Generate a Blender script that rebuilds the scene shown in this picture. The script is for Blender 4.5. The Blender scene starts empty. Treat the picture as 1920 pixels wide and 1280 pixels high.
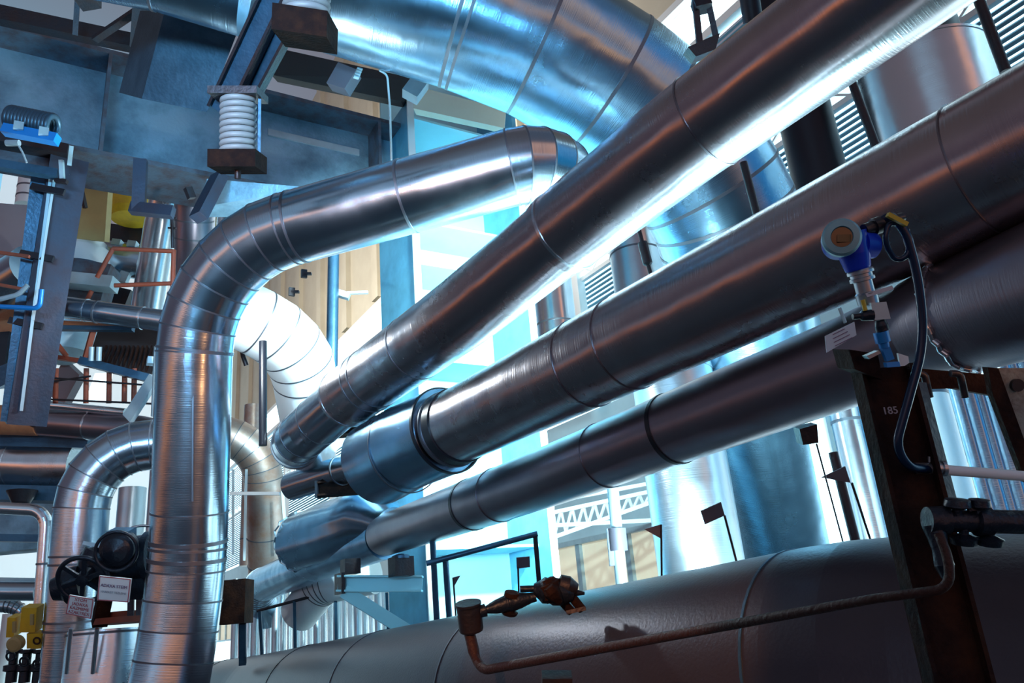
import bpy, math, random
from mathutils import Vector, Matrix
random.seed(7)
V = Vector
# ------------------------------------------------------------------ camera, world, lights
FPX = 1920*28/36
TH = math.radians(19.3); PSI = math.radians(31.7); RL = math.radians(4.85)
CAM = V((0, 0, 1.7))
FW = V((math.sin(PSI)*math.cos(TH), math.cos(PSI)*math.cos(TH), math.sin(TH)))
R0 = V((math.cos(PSI), -math.sin(PSI), 0)); U0 = R0.cross(FW)
RT = R0*math.cos(RL) - U0*math.sin(RL)
UP = R0*math.sin(RL) + U0*math.cos(RL)
sc = bpy.context.scene; C = sc.collection
cd = bpy.data.cameras.new('camera'); cd.lens = 28; cd.sensor_width = 36; cd.clip_end = 300; cd.clip_start = .05
cam = bpy.data.objects.new('camera', cd); C.objects.link(cam)
cam.matrix_world = Matrix(((RT.x, UP.x, -FW.x, CAM.x), (RT.y, UP.y, -FW.y, CAM.y), (RT.z, UP.z, -FW.z, CAM.z), (0, 0, 0, 1)))
sc.camera = cam
sc.view_settings.view_transform = 'Standard'; sc.view_settings.look = 'None'
sc.view_settings.exposure = 0.0; sc.view_settings.gamma = 1; sc.view_settings.use_curve_mapping = False

def make_world():
    w = bpy.data.worlds.new('hall_light'); sc.world = w; w.use_nodes = True
    nt = w.node_tree; N = nt.nodes; L = nt.links; N.clear()
    out = N.new('ShaderNodeOutputWorld'); bg = N.new('ShaderNodeBackground')
    tc = N.new('ShaderNodeTexCoord'); sep = N.new('ShaderNodeSeparateXYZ')
    L.new(tc.outputs['Generated'], sep.inputs[0])
    def ramp(src, stops, lo=-1, hi=1):
        m = N.new('ShaderNodeMapRange'); m.inputs[1].default_value = lo; m.inputs[2].default_value = hi
        L.new(src, m.inputs[0]); r = N.new('ShaderNodeValToRGB'); L.new(m.outputs[0], r.inputs[0])
        e = r.color_ramp.elements
        while len(e) > 1: e.remove(e[0])
        e[0].position = (stops[0][0]-lo)/(hi-lo); e[0].color = (*stops[0][1], 1)
        for p, c in stops[1:]:
            q = e.new((p-lo)/(hi-lo)); q.color = (*c, 1)
        return r.outputs[0]
    z = sep.outputs['Z']
    at = N.new('ShaderNodeMath'); at.operation = 'ARCTAN2'; L.new(sep.outputs['X'], at.inputs[0]); L.new(sep.outputs['Y'], at.inputs[1])
    dg = N.new('ShaderNodeMath'); dg.operation = 'MULTIPLY'; dg.inputs[1].default_value = 180/math.pi; L.new(at.outputs[0], dg.inputs[0]); az = dg.outputs[0]
    def g3(v): return (v, v, v)
    def mul(a, b, k=1.0):
        m = N.new('ShaderNodeVectorMath'); m.operation = 'MULTIPLY'; L.new(a, m.inputs[0]); L.new(b, m.inputs[1])
        m2 = N.new('ShaderNodeVectorMath'); m2.operation = 'SCALE'; m2.inputs[3].default_value = k; L.new(m.outputs[0], m2.inputs[0]); return m2.outputs[0]
    def add(a, b):
        m = N.new('ShaderNodeVectorMath'); m.operation = 'ADD'; L.new(a, m.inputs[0]); L.new(b, m.inputs[1]); return m.outputs[0]
    front = ramp(z, [(-1, (.0, .01, .03)), (-.8, (.0, .02, .06)), (-.62, (.0, .09, .2)), (-.45, (.02, .32, .56)), (-.28, (.35, .82, .95)), (0, (.85, 1, 1)), (.25, (.7, .96, 1)), (.42, (.08, .26, .38)), (.58, (.03, .036, .05)), (1, (.03, .026, .032))])
    fz = ramp(az, [(-180, g3(0)), (-25, g3(0)), (8, g3(.9)), (80, g3(1)), (112, g3(.35)), (135, g3(0))], -180, 180)
    backc = ramp(az, [(-180, (.10, .07, .10)), (-150, (.06, .05, .08)), (-125, (.16, .26, .36)), (-112, (.16, .26, .36)), (-98, (.05, .035, .055)), (-45, (.02, .016, .03)), (-30, (.06, .2, .32)), (-10, (.08, .3, .45)), (20, (0, 0, 0)), (100, (0, 0, 0)), (118, (0, .36, .75)), (140, (0, .22, .48)), (162, (.0, .16, .36)), (172, (.06, .06, .1))], -180, 180)
    oraz = ramp(az, [(163, g3(0)), (168, (.75, .29, .10)), (176, (.75, .29, .10)), (180, g3(0))], 150, 180)
    orz = ramp(z, [(-.02, g3(0)), (.05, g3(1)), (.55, g3(1)), (.65, g3(0))])
    backz = ramp(z, [(-1, g3(.03)), (-.8, g3(.12)), (-.45, g3(.5)), (-.1, g3(.8)), (.1, g3(1)), (.5, g3(1)), (.65, g3(.3)), (1, g3(.1))])
    bandz = ramp(z, [(-.20, g3(0)), (-.16, (.85, .28, .08)), (-.07, (.85, .28, .08)), (-.04, (.05, .04, .05)), (.0, (.18, .26, .34)), (.05, (.18, .26, .34)), (.08, g3(0))], -.5, .5)
    bandw = ramp(az, [(-180, g3(.8)), (-145, g3(1)), (-115, g3(1)), (-85, g3(.6)), (-20, g3(.38)), (0, g3(0)), (150, g3(0)), (180, g3(.8))], -180, 180)
    topz = ramp(z, [(.05, g3(0)), (.2, (.045, .04, .05)), (.5, (.10, .09, .10)), (1, (.085, .07, .075))])
    tot = add(mul(oraz, orz), add(mul(front, fz, 3.0), mul(backc, backz)))
    tot = add(tot, add(mul(bandz, bandw, 1.7), topz))
    class A_: outputs = [tot]
    ad = A_
    L.new(ad.outputs[0], bg.inputs[0]); bg.inputs[1].default_value = 1.0
    L.new(bg.outputs[0], out.inputs[0])
make_world()

def light(name, kind, loc, target, power, color, **kw):
    ld = bpy.data.lights.new(name, kind); ld.energy = power; ld.color = color
    for k, v in kw.items(): setattr(ld, k, v)
    o = bpy.data.objects.new(name, ld); C.objects.link(o); o.location = loc
    o.rotation_euler = (V(target)-V(loc)).to_track_quat('-Z', 'Y').to_euler()
    return o
def cp(r, u, f): return CAM + RT*r + UP*u + FW*f
light('warm_hall_lamp', 'SPOT', cp(-1.9, 3.0, -2.2), cp(.48, -1.6, 4.3), 1500, (1, .40, .15), spot_size=.25, spot_blend=.35, shadow_soft_size=.04)
light('warm_hall_lamp', 'SPOT', cp(-2.7, 1.6, -2.2), cp(-1.1, 1.1, 6.4), 1300, (1, .36, .11), spot_size=.36, spot_blend=.8, shadow_soft_size=.22)
light('girder_fill_light', 'AREA', cp(-2.0, 2.2, -1.5), cp(-2.4, 1.7, 9), 110, (.25, .65, 1), shape='RECTANGLE', size=2.5, size_y=.6, spread=1.0)  # added fill from behind the camera, brightens the girder
light('hidden_fill_light', 'SPOT', cp(.3, 1.15, 7.2), cp(-.7, -.1, 10), 5000, (.62, .95, 1), spot_size=1.5, spot_blend=.6, shadow_soft_size=.12)  # added spot hidden behind a pipe to brighten the cyan column
light('hidden_fill_light', 'SPOT', cp(-.45, -1.75, 7.9), cp(.5, -2.9, 10), 500, (.62, .95, 1), spot_size=1.6, spot_blend=.6, shadow_soft_size=.12)  # unseen second spot, put in for the lower column
light('warm_hall_lamp', 'SPOT', cp(5.5, 1.8, -1.0), cp(-2.3, -.6, 6.6), 1000, (1, .40, .14), spot_size=.28, spot_blend=.5, shadow_soft_size=.15)
light('hidden_fill_light', 'SPOT', cp(1.4, -1.9, 6.2), cp(3.2, -1.2, 10.5), 1500, (.55, .9, 1), spot_size=1.9, spot_blend=.6, shadow_soft_size=.25)  # added low spot behind the big pipe, brightens duct and tall pipes
light('hidden_fill_light', 'SPOT', cp(2.15, -1.95, 6.2), cp(3.55, -1.0, 9.8), 900, (.4, .85, 1), spot_size=1.3, spot_blend=.6, shadow_soft_size=.35)  # another unseen spot, lifts the lower leg of the big duct
light('wall_fill_light', 'AREA', (4, 27, 15), (12, 29, 15), 2500, (1, .95, .85), shape='RECTANGLE', size=25, size_y=3)  # area light added to brighten the beige wall, no fixture
light('hidden_fill_light', 'POINT', cp(-2.75, .15, 7.75), cp(0, 0, 10), 160, (.85, .97, 1), shadow_soft_size=.08)  # unseen point light put behind the standing pipe to whiten the white pipe

def strip(name, a, b, target, h, power, color):
    a = V(a); b = V(b); ld = bpy.data.lights.new(name, 'AREA'); ld.shape = 'RECTANGLE'; ld.size = (b-a).length; ld.size_y = h; ld.energy = power; ld.color = color; ld.spread = 1.3
    x = (b-a).normalized(); n = (V(target)-(a+b)/2); n = (n-x*n.dot(x)).normalized(); z = -n; y = z.cross(x); c = (a+b)/2
    o = bpy.data.objects.new(name, ld); C.objects.link(o); o.matrix_world = Matrix(((x.x, y.x, z.x, c.x), (x.y, y.y, z.y, c.y), (x.z, y.z, z.z, c.z), (0, 0, 0, 1)))
strip('hidden_fill_strip', cp(-.25, -1.55, 8.6), cp(2.7, -.15, 4.7), cp(1.4, .6, 5.0), .35, 300, (.5, .9, 1))  # light without fixture, added behind the lowest pipe to brighten pipe rims

# ------------------------------------------------------------------ pixel rays and projection
def ray(x, y): return FW + RT*((x-960)/FPX) + UP*((640-y)/FPX)
def P(x, y, d): return CAM + ray(x, y)*d
def onx(x, y, c): r = ray(x, y); return CAM + r*((c-CAM.x)/r.x)
def ony(x, y, c): r = ray(x, y); return CAM + r*((c-CAM.y)/r.y)
def pr(p):
    q = V(p)-CAM; d = q.dot(FW); return 960+FPX*q.dot(RT)/d, 640-FPX*q.dot(UP)/d, d
def go(p, dr, x=None, y=None):
    q = V(p)-CAM; dr = V(dr)
    if x is not None: k = (x-960)/FPX; a = RT
    else: k = (640-y)/FPX; a = UP
    t = (k*q.dot(FW)-q.dot(a))/(dr.dot(a)-k*dr.dot(FW)); return V(p)+dr*t
X = V((1, 0, 0)); Y = V((0, 1, 0)); Z = V((0, 0, 1))

# ------------------------------------------------------------------ materials
MATS = {}
def mat(name, col, rough=.5, metal=0., bump=0., bscale=8., var=0., vscale=3., var_col=None, brush=0., emit=None, estr=0, rvar=0., spec=.5, alpha=None):
    m = bpy.data.materials.new(name); m.use_nodes = True; nt = m.node_tree; N = nt.nodes; L = nt.links
    b = N['Principled BSDF']; b.inputs['Base Color'].default_value = (*col, 1); b.inputs['Roughness'].default_value = rough; b.inputs['Metallic'].default_value = metal
    b.inputs['Specular IOR Level'].default_value = spec
    tc = N.new('ShaderNodeTexCoord'); hs = []
    if var > 0:
        n = N.new('ShaderNodeTexNoise'); n.inputs['Scale'].default_value = vscale; n.inputs['Detail'].default_value = 8; n.inputs['Roughness'].default_value = .62
        L.new(tc.outputs['Object'], n.inputs['Vector'])
        r = N.new('ShaderNodeMapRange'); r.inputs[1].default_value = .42; r.inputs[2].default_value = .68; L.new(n.outputs['Fac'], r.inputs[0]); r.inputs[4].default_value = var
        mx = N.new('ShaderNodeMix'); mx.data_type = 'RGBA'; mx.inputs[6].default_value = (*col, 1); mx.inputs[7].default_value = (*(var_col or [c*.35 for c in col]), 1)
        L.new(r.outputs[0], mx.inputs[0]); L.new(mx.outputs[2], b.inputs['Base Color'])
        if rvar:
            rr = N.new('ShaderNodeMapRange'); rr.inputs[1].default_value = .35; rr.inputs[2].default_value = .7; rr.inputs[3].default_value = rough; rr.inputs[4].default_value = min(1, rough+rvar)
            L.new(n.outputs['Fac'], rr.inputs[0]); L.new(rr.outputs[0], b.inputs['Roughness'])
    if brush > 0:
        mp = N.new('ShaderNodeMapping'); mp.inputs['Scale'].default_value = (34, .35, 1); L.new(tc.outputs['UV'], mp.inputs['Vector'])
        n = N.new('ShaderNodeTexNoise'); n.inputs['Scale'].default_value = 3.; n.inputs['Detail'].default_value = 3; L.new(mp.outputs[0], n.inputs['Vector'])
        hs.append((n.outputs['Fac'], brush, .004))
        n2 = N.new('ShaderNodeTexNoise'); n2.inputs['Scale'].default_value = 1.6; n2.inputs['Detail'].default_value = 2; L.new(tc.outputs['Object'], n2.inputs['Vector'])
        hs.append((n2.outputs['Fac'], brush*.6, .12))
    if bump > 0:
        n = N.new('ShaderNodeTexNoise'); n.inputs['Scale'].default_value = bscale; n.inputs['Detail'].default_value = 6; L.new(tc.outputs['Object'], n.inputs['Vector'])
        hs.append((n.outputs['Fac'], bump, .02))
    prev = None
    for h, s, dist in hs:
        bp = N.new('ShaderNodeBump'); bp.inputs['Strength'].default_value = s; bp.inputs['Distance'].default_value = dist; L.new(h, bp.inputs['Height'])
        if prev: L.new(prev, bp.inputs['Normal'])
        prev = bp.outputs[0]
    if prev: L.new(prev, b.inputs['Normal'])
    if emit: b.inputs['Emission Color'].default_value = (*emit, 1); b.inputs['Emission Strength'].default_value = estr
    MATS[name] = m; return m
mat('aluminium', (.50, .62, .72), .17, 1, brush=.16, var=.35, vscale=1.3, var_col=(.42, .43, .47), rvar=.12)
mat('aluminium_blue', (.36, .60, .78), .2, 1, brush=.30, var=.35, vscale=1.3, var_col=(.22, .42, .6), rvar=.1)  # plain jacketing; the blue light on it is tinted into the colour
mat('aluminium_dull', (.50, .45, .47), .2, 1, brush=.30, var=.5, vscale=2.2, var_col=(.30, .25, .27), rvar=.12)
mat('aluminium_bright', (.80, .84, .88), .2, 1, brush=.22, var=.2, vscale=1.2, var_col=(.6, .65, .7), rvar=.1)
mat('aluminium_white', (.86, .9, .93), .5, .25, brush=.15, var=.2, vscale=1., var_col=(.75, .8, .86))
mat('aluminium_rusty', (.52, .46, .44), .35, .9, brush=.3, var=.9, vscale=1.7, var_col=(.42, .2, .12), rvar=.2)
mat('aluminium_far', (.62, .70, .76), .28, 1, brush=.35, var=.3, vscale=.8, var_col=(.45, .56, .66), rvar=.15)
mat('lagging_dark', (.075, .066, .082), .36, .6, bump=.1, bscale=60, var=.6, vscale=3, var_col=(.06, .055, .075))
mat('aluminium_lagging', (.30, .27, .31), .30, .95, brush=.2, var=.5, vscale=1.2, var_col=(.24, .2, .23), rvar=.1)
mat('seam', (.16, .17, .20), .45, .8)
mat('seam_soft', (.25, .23, .26), .35, 1)
mat('seam_bright', (.7, .75, .8), .25, 1)
mat('dark_pipe', (.025, .025, .035), .4, .6)
mat('slate_steel', (.035, .05, .085), .45, .4, bump=.15, bscale=30, var=.6, vscale=3, var_col=(.05, .03, .04))
mat('girder_paint', (.26, .46, .60), .38, .5, bump=.25, bscale=25, var=.75, vscale=1.6, var_col=(.07, .12, .17), rvar=.2)
mat('girder_edge', (.10, .14, .19), .5, .3, bump=.3, bscale=30, var=.8, vscale=5, var_col=(.09, .04, .03))
mat('dark_steel', (.035, .035, .045), .45, .6, bump=.2, bscale=40, var=.6, vscale=6, var_col=(.06, .03, .025))
mat('blue_steel', (.05, .13, .22), .4, .5, bump=.2, bscale=30, var=.5, vscale=4, var_col=(.02, .04, .07))
mat('box_plate', (.025, .055, .085), .42, .5, bump=.12, bscale=30, var=.8, vscale=4, var_col=(.06, .10, .14))
mat('rusty_post', (.013, .006, .006), .8, .0, spec=.15, bump=.5, bscale=40, var=.9, vscale=7, var_col=(.045, .018, .01))
mat('rust_pipe', (.04, .014, .010), .6, .3, bump=.4, bscale=60, var=.8, vscale=12, var_col=(.05, .02, .02))
mat('red_primer', (.32, .07, .035), .6, .1, var=.6, vscale=6, var_col=(.12, .04, .03))
mat('orange_rust', (.55, .22, .10), .6, .1, var=.6, vscale=6, var_col=(.3, .1, .05))
mat('cyan_paint', (.42, .82, .90), .5, .0, var=.35, vscale=1.0, var_col=(.25, .65, .78), bump=.08)
mat('cyan_edge', (.13, .46, .66), .5, .1, var=.5, vscale=3, var_col=(.05, .22, .36))
mat('beige_wall', (.60, .57, .46), .7, var=.6, vscale=.25, var_col=(.42, .38, .30), bump=.1)
mat('white_paint', (.8, .86, .88), .5)
mat('white_coil', (.34, .36, .38), .5, .1, var=.4, vscale=12, var_col=(.3, .33, .36))
mat('dark_coil', (.05, .09, .13), .4, .5)
mat('wall_mid_glow', (.30, .42, .48), .6, var=.7, vscale=.5, var_col=(.2, .28, .34), emit=(.3, .5, .6), estr=.25)  # emission stands in for daylight on the wall
mat('panel_glow', (.75, .68, .52), .7, var=.6, vscale=.6, var_col=(.5, .42, .3), emit=(.85, .76, .58), estr=.45)  # beige panels brightened by a glow of their own, no lamp
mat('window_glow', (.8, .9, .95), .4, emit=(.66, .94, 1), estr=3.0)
mat('wall_glow', (.8, .9, .95), .6, emit=(.7, .88, .95), estr=.55)  # far wall made to glow so it seems lit
mat('louver', (.16, .36, .48), .5, .2)
mat('floor_concrete', (.07, .09, .11), .22, bump=.05, bscale=3)
mat('yellow_paint', (.75, .48, .03), .45, var=.5, vscale=8, var_col=(.5, .3, .03))
mat('ochre_panel', (.48, .38, .16), .6, var=.5, vscale=2, var_col=(.34, .26, .12))
mat('grey_duct', (.30, .25, .27), .55, .2, var=.5, vscale=1, var_col=(.2, .15, .17))
mat('pale_steel', (.45, .58, .64), .45, .4, var=.4, vscale=4, var_col=(.25, .35, .42))
mat('blue_enamel', (.005, .04, .62), .3, .0)
mat('blue_enamel_pale', (.20, .40, .48), .4, .2)
mat('blue_tool', (.01, .22, .62), .35, .2)
mat('black_rubber', (.01, .012, .02), .35)
mat('blue_hose', (.004, .02, .06), .25, .2)
mat('tag_paper', (.55, .72, .85), .5)
mat('sign_white', (.72, .86, .92), .5)
mat('sign_ink', (.16, .10, .22), .6)
mat('sign_ink_pale', (.35, .45, .55), .6)
mat('sign_red', (.45, .12, .16), .6)
mat('chalk', (.4, .33, .36), .8)
mat('yellow_tag', (.55, .42, .04), .5)
mat('lens_dark', (.02, .012, .01), .1)
mat('display', (.16, .11, .05), .3)
mat('steel_fitting', (.45, .5, .55), .3, .9)
mat('valve_iron', (.012, .02, .035), .35, .4, bump=.3, bscale=40)
mat('flag_metal', (.12, .11, .14), .5, .3)
mat('corroded_plate', (.30, .33, .30), .7, bump=.5, bscale=30, var=1, vscale=14, var_col=(.12, .07, .06))
mat('grating', (.035, .028, .03), .6, .3)

# ------------------------------------------------------------------ geometry
class G:
    def __init__(s): s.v = []; s.f = []; s.sm = []; s.uv = []
    def face(s, idx, smooth=False, uv=None):
        s.f.append(tuple(idx)); s.sm.append(smooth); s.uv.append(uv or [(0, 0)]*len(idx))
    def hexa(s, a, b):           # two matching quads
        n = len(s.v); k = len(a); s.v += [V(p) for p in a]+[V(p) for p in b]
        s.face([n+i for i in range(k)][::-1]); s.face([n+k+i for i in range(k)])
        for i in range(k): j = (i+1) % k; s.face((n+i, n+j, n+k+j, n+k+i))
        return s
    def plate(s, pts, vec):
        vec = V(vec); return s.hexa(pts, [V(p)+vec for p in pts])
    def box(s, c, hx, hy, hz, ax=X, ay=Y, az=Z):
        c = V(c); a = [c-az*hz+ax*(i*hx)+ay*(j*hy) for i, j in ((-1, -1), (1, -1), (1, 1), (-1, 1))]
        return s.hexa(a, [p+az*2*hz for p in a])
    def bar(s, p, q, w, h, up=Z):
        p = V(p); q = V(q); d = (q-p).normalized(); sd = d.cross(up)
        if sd.length < 1e-4: sd = d.cross(X)
        sd.normalize(); u = sd.cross(d)
        a = [p+sd*(i*w/2)+u*(j*h/2) for i, j in ((-1, -1), (1, -1), (1, 1), (-1, 1))]
        return s.hexa(a, [t+(q-p) for t in a])
    def ibeam(s, p, q, w, h, t, up=Z):      # web between two flanges; up = web direction
        p = V(p); q = V(q); d = (q-p).normalized(); sd = d.cross(V(up)).normalized(); u = sd.cross(d)
        s.bar(p, q, t, h-2*t, up)
        for k in (-1, 1): s.bar(p+u*k*(h-t)/2, q+u*k*(h-t)/2, w, t, up)
        return s
    def tube(s, pts, rad, seg=40, cap=True, hard=(), rib=0):
        n = len(pts); pts = [V(p) for p in pts]
        if not hasattr(rad, '__len__'): rad = [rad]*n
        tan = []
        for i in range(n):
            a = (pts[i]-pts[i-1]).normalized() if i else None
            b = (pts[i+1]-pts[i]).normalized() if i < n-1 else None
            t = a if b is None else b if a is None else (a+b)
            tan.append((t.normalized(), a or b))
        nrm = tan[0][0].cross(Z)
        if nrm.length < .1: nrm = tan[0][0].cross(X)
        nrm.normalize(); u = 0; rings = []
        prev_t = tan[0][0]
        for i in range(n):
            t, a = tan[i]
            q = prev_t.rotation_difference(t); nrm = q @ nrm; nrm = (nrm-t*nrm.dot(t)).normalized(); prev_t = t
            bn = t.cross(nrm)
            if i: u += (pts[i]-pts[i-1]).length
            # mitre: stretch in bend plane
            st = None
            if 0 < i < n-1:
                a1 = (pts[i]-pts[i-1]).normalized(); b1 = (pts[i+1]-pts[i]).normalized()
                bd = b1-a1
                if bd.length > 1e-4: st = (bd.normalized(), 1/max(.5, math.cos(a1.angle(b1)/2)))
            ring = []
            for k in range(seg):
                an = 2*math.pi*k/seg; o = (nrm*math.cos(an)+bn*math.sin(an))*rad[i]
                if st: o = o + st[0]*(o.dot(st[0])*(st[1]-1))
                ring.append(pts[i]+o)
            b0 = len(s.v); s.v += ring; e0 = b0
            if i in hard: e0 = len(s.v); s.v += [V(p) for p in ring]
            rings.append((b0, e0, u))
        for i in range(n-1):
            e0 = rings[i][1]; b1 = rings[i+1][0]; u0 = rings[i][2]; u1 = rings[i+1][2]
            for k in range(seg):
                j = (k+1) % seg
                s.face((e0+k, e0+j, b1+j, b1+k), True, [(u0, k/seg), (u0, (k+1)/seg), (u1, (k+1)/seg), (u1, k/seg)])
        if cap:
            for q, fl in ((0, True), (n-1, False)):
                b = len(s.v); r = rings[q][0]; s.v += [V(p) for p in s.v[r:r+seg]]
                ids = list(range(b, b+seg)); s.face(ids[::-1] if fl else ids)
        return s
    def lathe(s, o, ax, prof, seg=28, cap=True):    # prof: (offset along axis, radius)
        o = V(o); ax = V(ax).normalized(); nrm = ax.cross(Z)
        if nrm.length < .1: nrm = ax.cross(X)
        nrm.normalize(); bn = ax.cross(nrm); rs = []
        for i in range(len(prof)-1):
            (h0, r0), (h1, r1) = prof[i], prof[i+1]; b = len(s.v)
            for h, r in ((h0, r0), (h1, r1)):
                for k in range(seg):
                    a = 2*math.pi*k/seg; s.v.append(o+ax*h+(nrm*math.cos(a)+bn*math.sin(a))*r)
            for k in range(seg):
                j = (k+1) % seg; s.face((b+k, b+j, b+seg+j, b+seg+k), True)
            rs.append(b)
        if cap:
            for (h, r), fl in ((prof[0], True), (prof[-1], False)):
                if r < 1e-5: continue
                b = len(s.v)
                for k in range(seg):
                    a = 2*math.pi*k/seg; s.v.append(o+ax*h+(nrm*math.cos(a)+bn*math.sin(a))*r)
                ids = list(range(b, b+seg)); s.face(ids[::-1] if fl else ids)
        return s
    def torus(s, c, ax, R, r, seg=32, sg=10):
        c = V(c); ax = V(ax).normalized(); nrm = ax.cross(Z)
        if nrm.length < .1: nrm = ax.cross(X)
        nrm.normalize(); bn = ax.cross(nrm); b = len(s.v)
        for i in range(seg):
            a = 2*math.pi*i/seg; d = nrm*math.cos(a)+bn*math.sin(a)
            for k in range(sg):
                e = 2*math.pi*k/sg; s.v.append(c+d*(R+r*math.cos(e))+ax*(r*math.sin(e)))
        for i in range(seg):
            for k in range(sg):
                i2 = (i+1) % seg; k2 = (k+1) % sg
                s.face((b+i*sg+k, b+i2*sg+k, b+i2*sg+k2, b+i*sg+k2), True)
        return s
    def build(s, name, m, parent=None, origin=None):
        if parent is not None: origin = ORG[parent.name_full]
        elif origin is None:
            lo = [min(p[i] for p in s.v) for i in range(3)]; hi = [max(p[i] for p in s.v) for i in range(3)]
            origin = V(((lo[0]+hi[0])/2, (lo[1]+hi[1])/2, lo[2]))
        origin = V(origin)
        me = bpy.data.meshes.new(name); me.from_pydata([tuple(p-origin) for p in s.v], [], s.f)
        me.polygons.foreach_set('use_smooth', s.sm)
        uvl = me.uv_layers.new(name='UVMap'); flat = []
        for u in s.uv:
            for a in u: flat += a
        uvl.data.foreach_set('uv', flat)
        me.materials.append(MATS[m]); me.update()
        o = bpy.data.objects.new(name, me); C.objects.link(o)
        if parent is not None: o.parent = parent; ORG[o.name_full] = origin
        else: o.location = origin; ORG[o.name_full] = origin
        return o
ORG = {}
def tag(o, label, cat=None, group=None):
    o['label'] = label
    if cat: o['category'] = cat
    if group: o['group'] = group
    return o
def thing(name, label, cat, loc, group=None):
    o = bpy.data.objects.new(name, None); C.objects.link(o); o.location = V(loc); o.empty_display_size = .05
    ORG[o.name_full] = V(loc); return tag(o, label, cat, group)
def struct(o): o['kind'] = 'structure'; return o

def path(pts, T, n=6, step=.5):
    """pts world; T tangent length per interior vertex. returns samples, indices of gore joints"""
    pts = [V(p) for p in pts]; out = []; hard = []; tags = []
    if not hasattr(T, '__len__'): T = [T]*(len(pts)-2)
    def seg(a, b):
        L = (b-a).length; k = max(1, int(L/step))
        for i in range(1, k): out.append(a.lerp(b, i/k))
    out.append(pts[0]); cur = pts[0]
    for i in range(1, len(pts)-1):
        a = (pts[i-1]-pts[i]); b = (pts[i+1]-pts[i]); t = min(T[i-1], a.length*.49, b.length*.49) if T[i-1] else 0
        da = a.normalized(); db = b.normalized()
        if t < 1e-3: seg(cur, pts[i]); out.append(pts[i]); cur = pts[i]; continue
        p0 = pts[i]+da*t; p1 = pts[i]+db*t; ph = math.pi-da.angle(db)
        if ph < .05: seg(cur, p0); out.append(p0); out.append(p1); cur = p1; continue
        r = t/math.tan(ph/2); c = pts[i]+(da+db).normalized()*math.hypot(r, t)
        seg(cur, p0); e0 = (p0-c); ax = (p0-c).cross(p1-c).normalized(); m = max(2, n if isinstance(n, int) else n[i-1])
        for k in range(m+1):
            hard.append(len(out)); out.append(c+Matrix.Rotation(ph*k/m, 3, ax) @ e0)
        cur = p1
    seg(cur, pts[-1]); out.append(pts[-1]); return out, hard
def arc_frame(sm, x, y):
    best = None
    for i in range(len(sm)-1):
        for k in range(8):
            p = sm[i].lerp(sm[i+1], k/8); q = pr(p)
            if q[2] < .1: continue
            e = (q[0]-x)**2+(q[1]-y)**2
            if best is None or e < best[0]: best = (e, p, (sm[i+1]-sm[i]).normalized())
    return best[1], best[2]
def band(par, p, t, r, wdt, m='seam', h=.006, name='joint_band'):
    w = wdt/2; return G().lathe(p, t, [(-w, r-.004), (-w, r+h), (w, r+h), (w, r-.004)], 48, False).build(name, m, par)
def pipe(name, label, cat, pts, D, m, T=.3, n=6, seams=(), group=None, seg=48, gore=True, sm_w=.02, sm_m='seam', radii=None, gm=None, parent=None):
    """pts: (x, y, depth)"""
    w = [P(*p) if isinstance(p, tuple) else p for p in pts]
    s, hard = path(w, T, n)
    g = G().tube(s, D/2, seg, True, set(hard)); o = g.build(name, m, parent)
    if parent is None: tag(o, label, cat, group)
    if gore:
        for i in hard:
            t = ((s[i]-s[i-1]).normalized()+(s[min(i+1, len(s)-1)]-s[i]).normalized()).normalized() if i else (s[1]-s[0]).normalized()
            band(o, s[i], t, D/2, max(.012, D*.022), gm or sm_m, .005)
    for q in seams:
        p, t = arc_frame(s, q[0], q[1]); band(o, p, t, D/2, q[2] if len(q) > 2 else sm_w, q[3] if len(q) > 3 else sm_m)
    o['_'] = 0; del o['_']
    return o, s
def fd(D, w): return FPX*D/w      # depth at which diameter D spans w pixels

exec_parts = []
# ================================================================== SETTING
L12 = 12.0
def zk(k): return onx(1600, 1243-k*1570, L12).z
def wall_band(name, k0, k1, y0, y1, m, off=0, t=.15, parent=None):
    z0, z1 = (zk(k0), zk(k1)) if k0 < 5 else (k0, k1)
    return G().box((L12+off+t/2, (y0+y1)/2, (z0+z1)/2), t/2, (y1-y0)/2, abs(z1-z0)/2).build(name, m, parent)
ZB = zk(.10)
struct(wall_band('wall_right', .99, 1.9, -2, 90, 'beige_wall'))
# pilasters and panels on upper wall
g = G()
for i in range(22):
    yy = 2+i*4.0; g.box((L12-.12, yy, (zk(1.0)+zk(1.9))/2), .12, .35, (zk(1.9)-zk(1.0))/2)
struct(g.build('trim_1', 'beige_wall'))
w1 = wall_band('window_1', .90, .985, -2, 90, 'window_glow', .1, .05); struct(w1)
struct(wall_band('wall_middle', .215, .44, 5, 90, 'wall_mid_glow', .05, .1))
w2 = wall_band('window_2', .445, .895, -2, 90, 'window_glow', .5, .05); struct(w2)
w3 = G().box((L12+.13, 44, (ZB-9+0)/2), .03, 46, (ZB+9)/2).build('window_3', 'window_glow'); struct(w3)
g = G()
for k in (.9, .985): g.box((L12-.1, 44, zk(k)), .1, 46, .10)
struct(g.build('trim_2', 'white_paint'))
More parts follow.
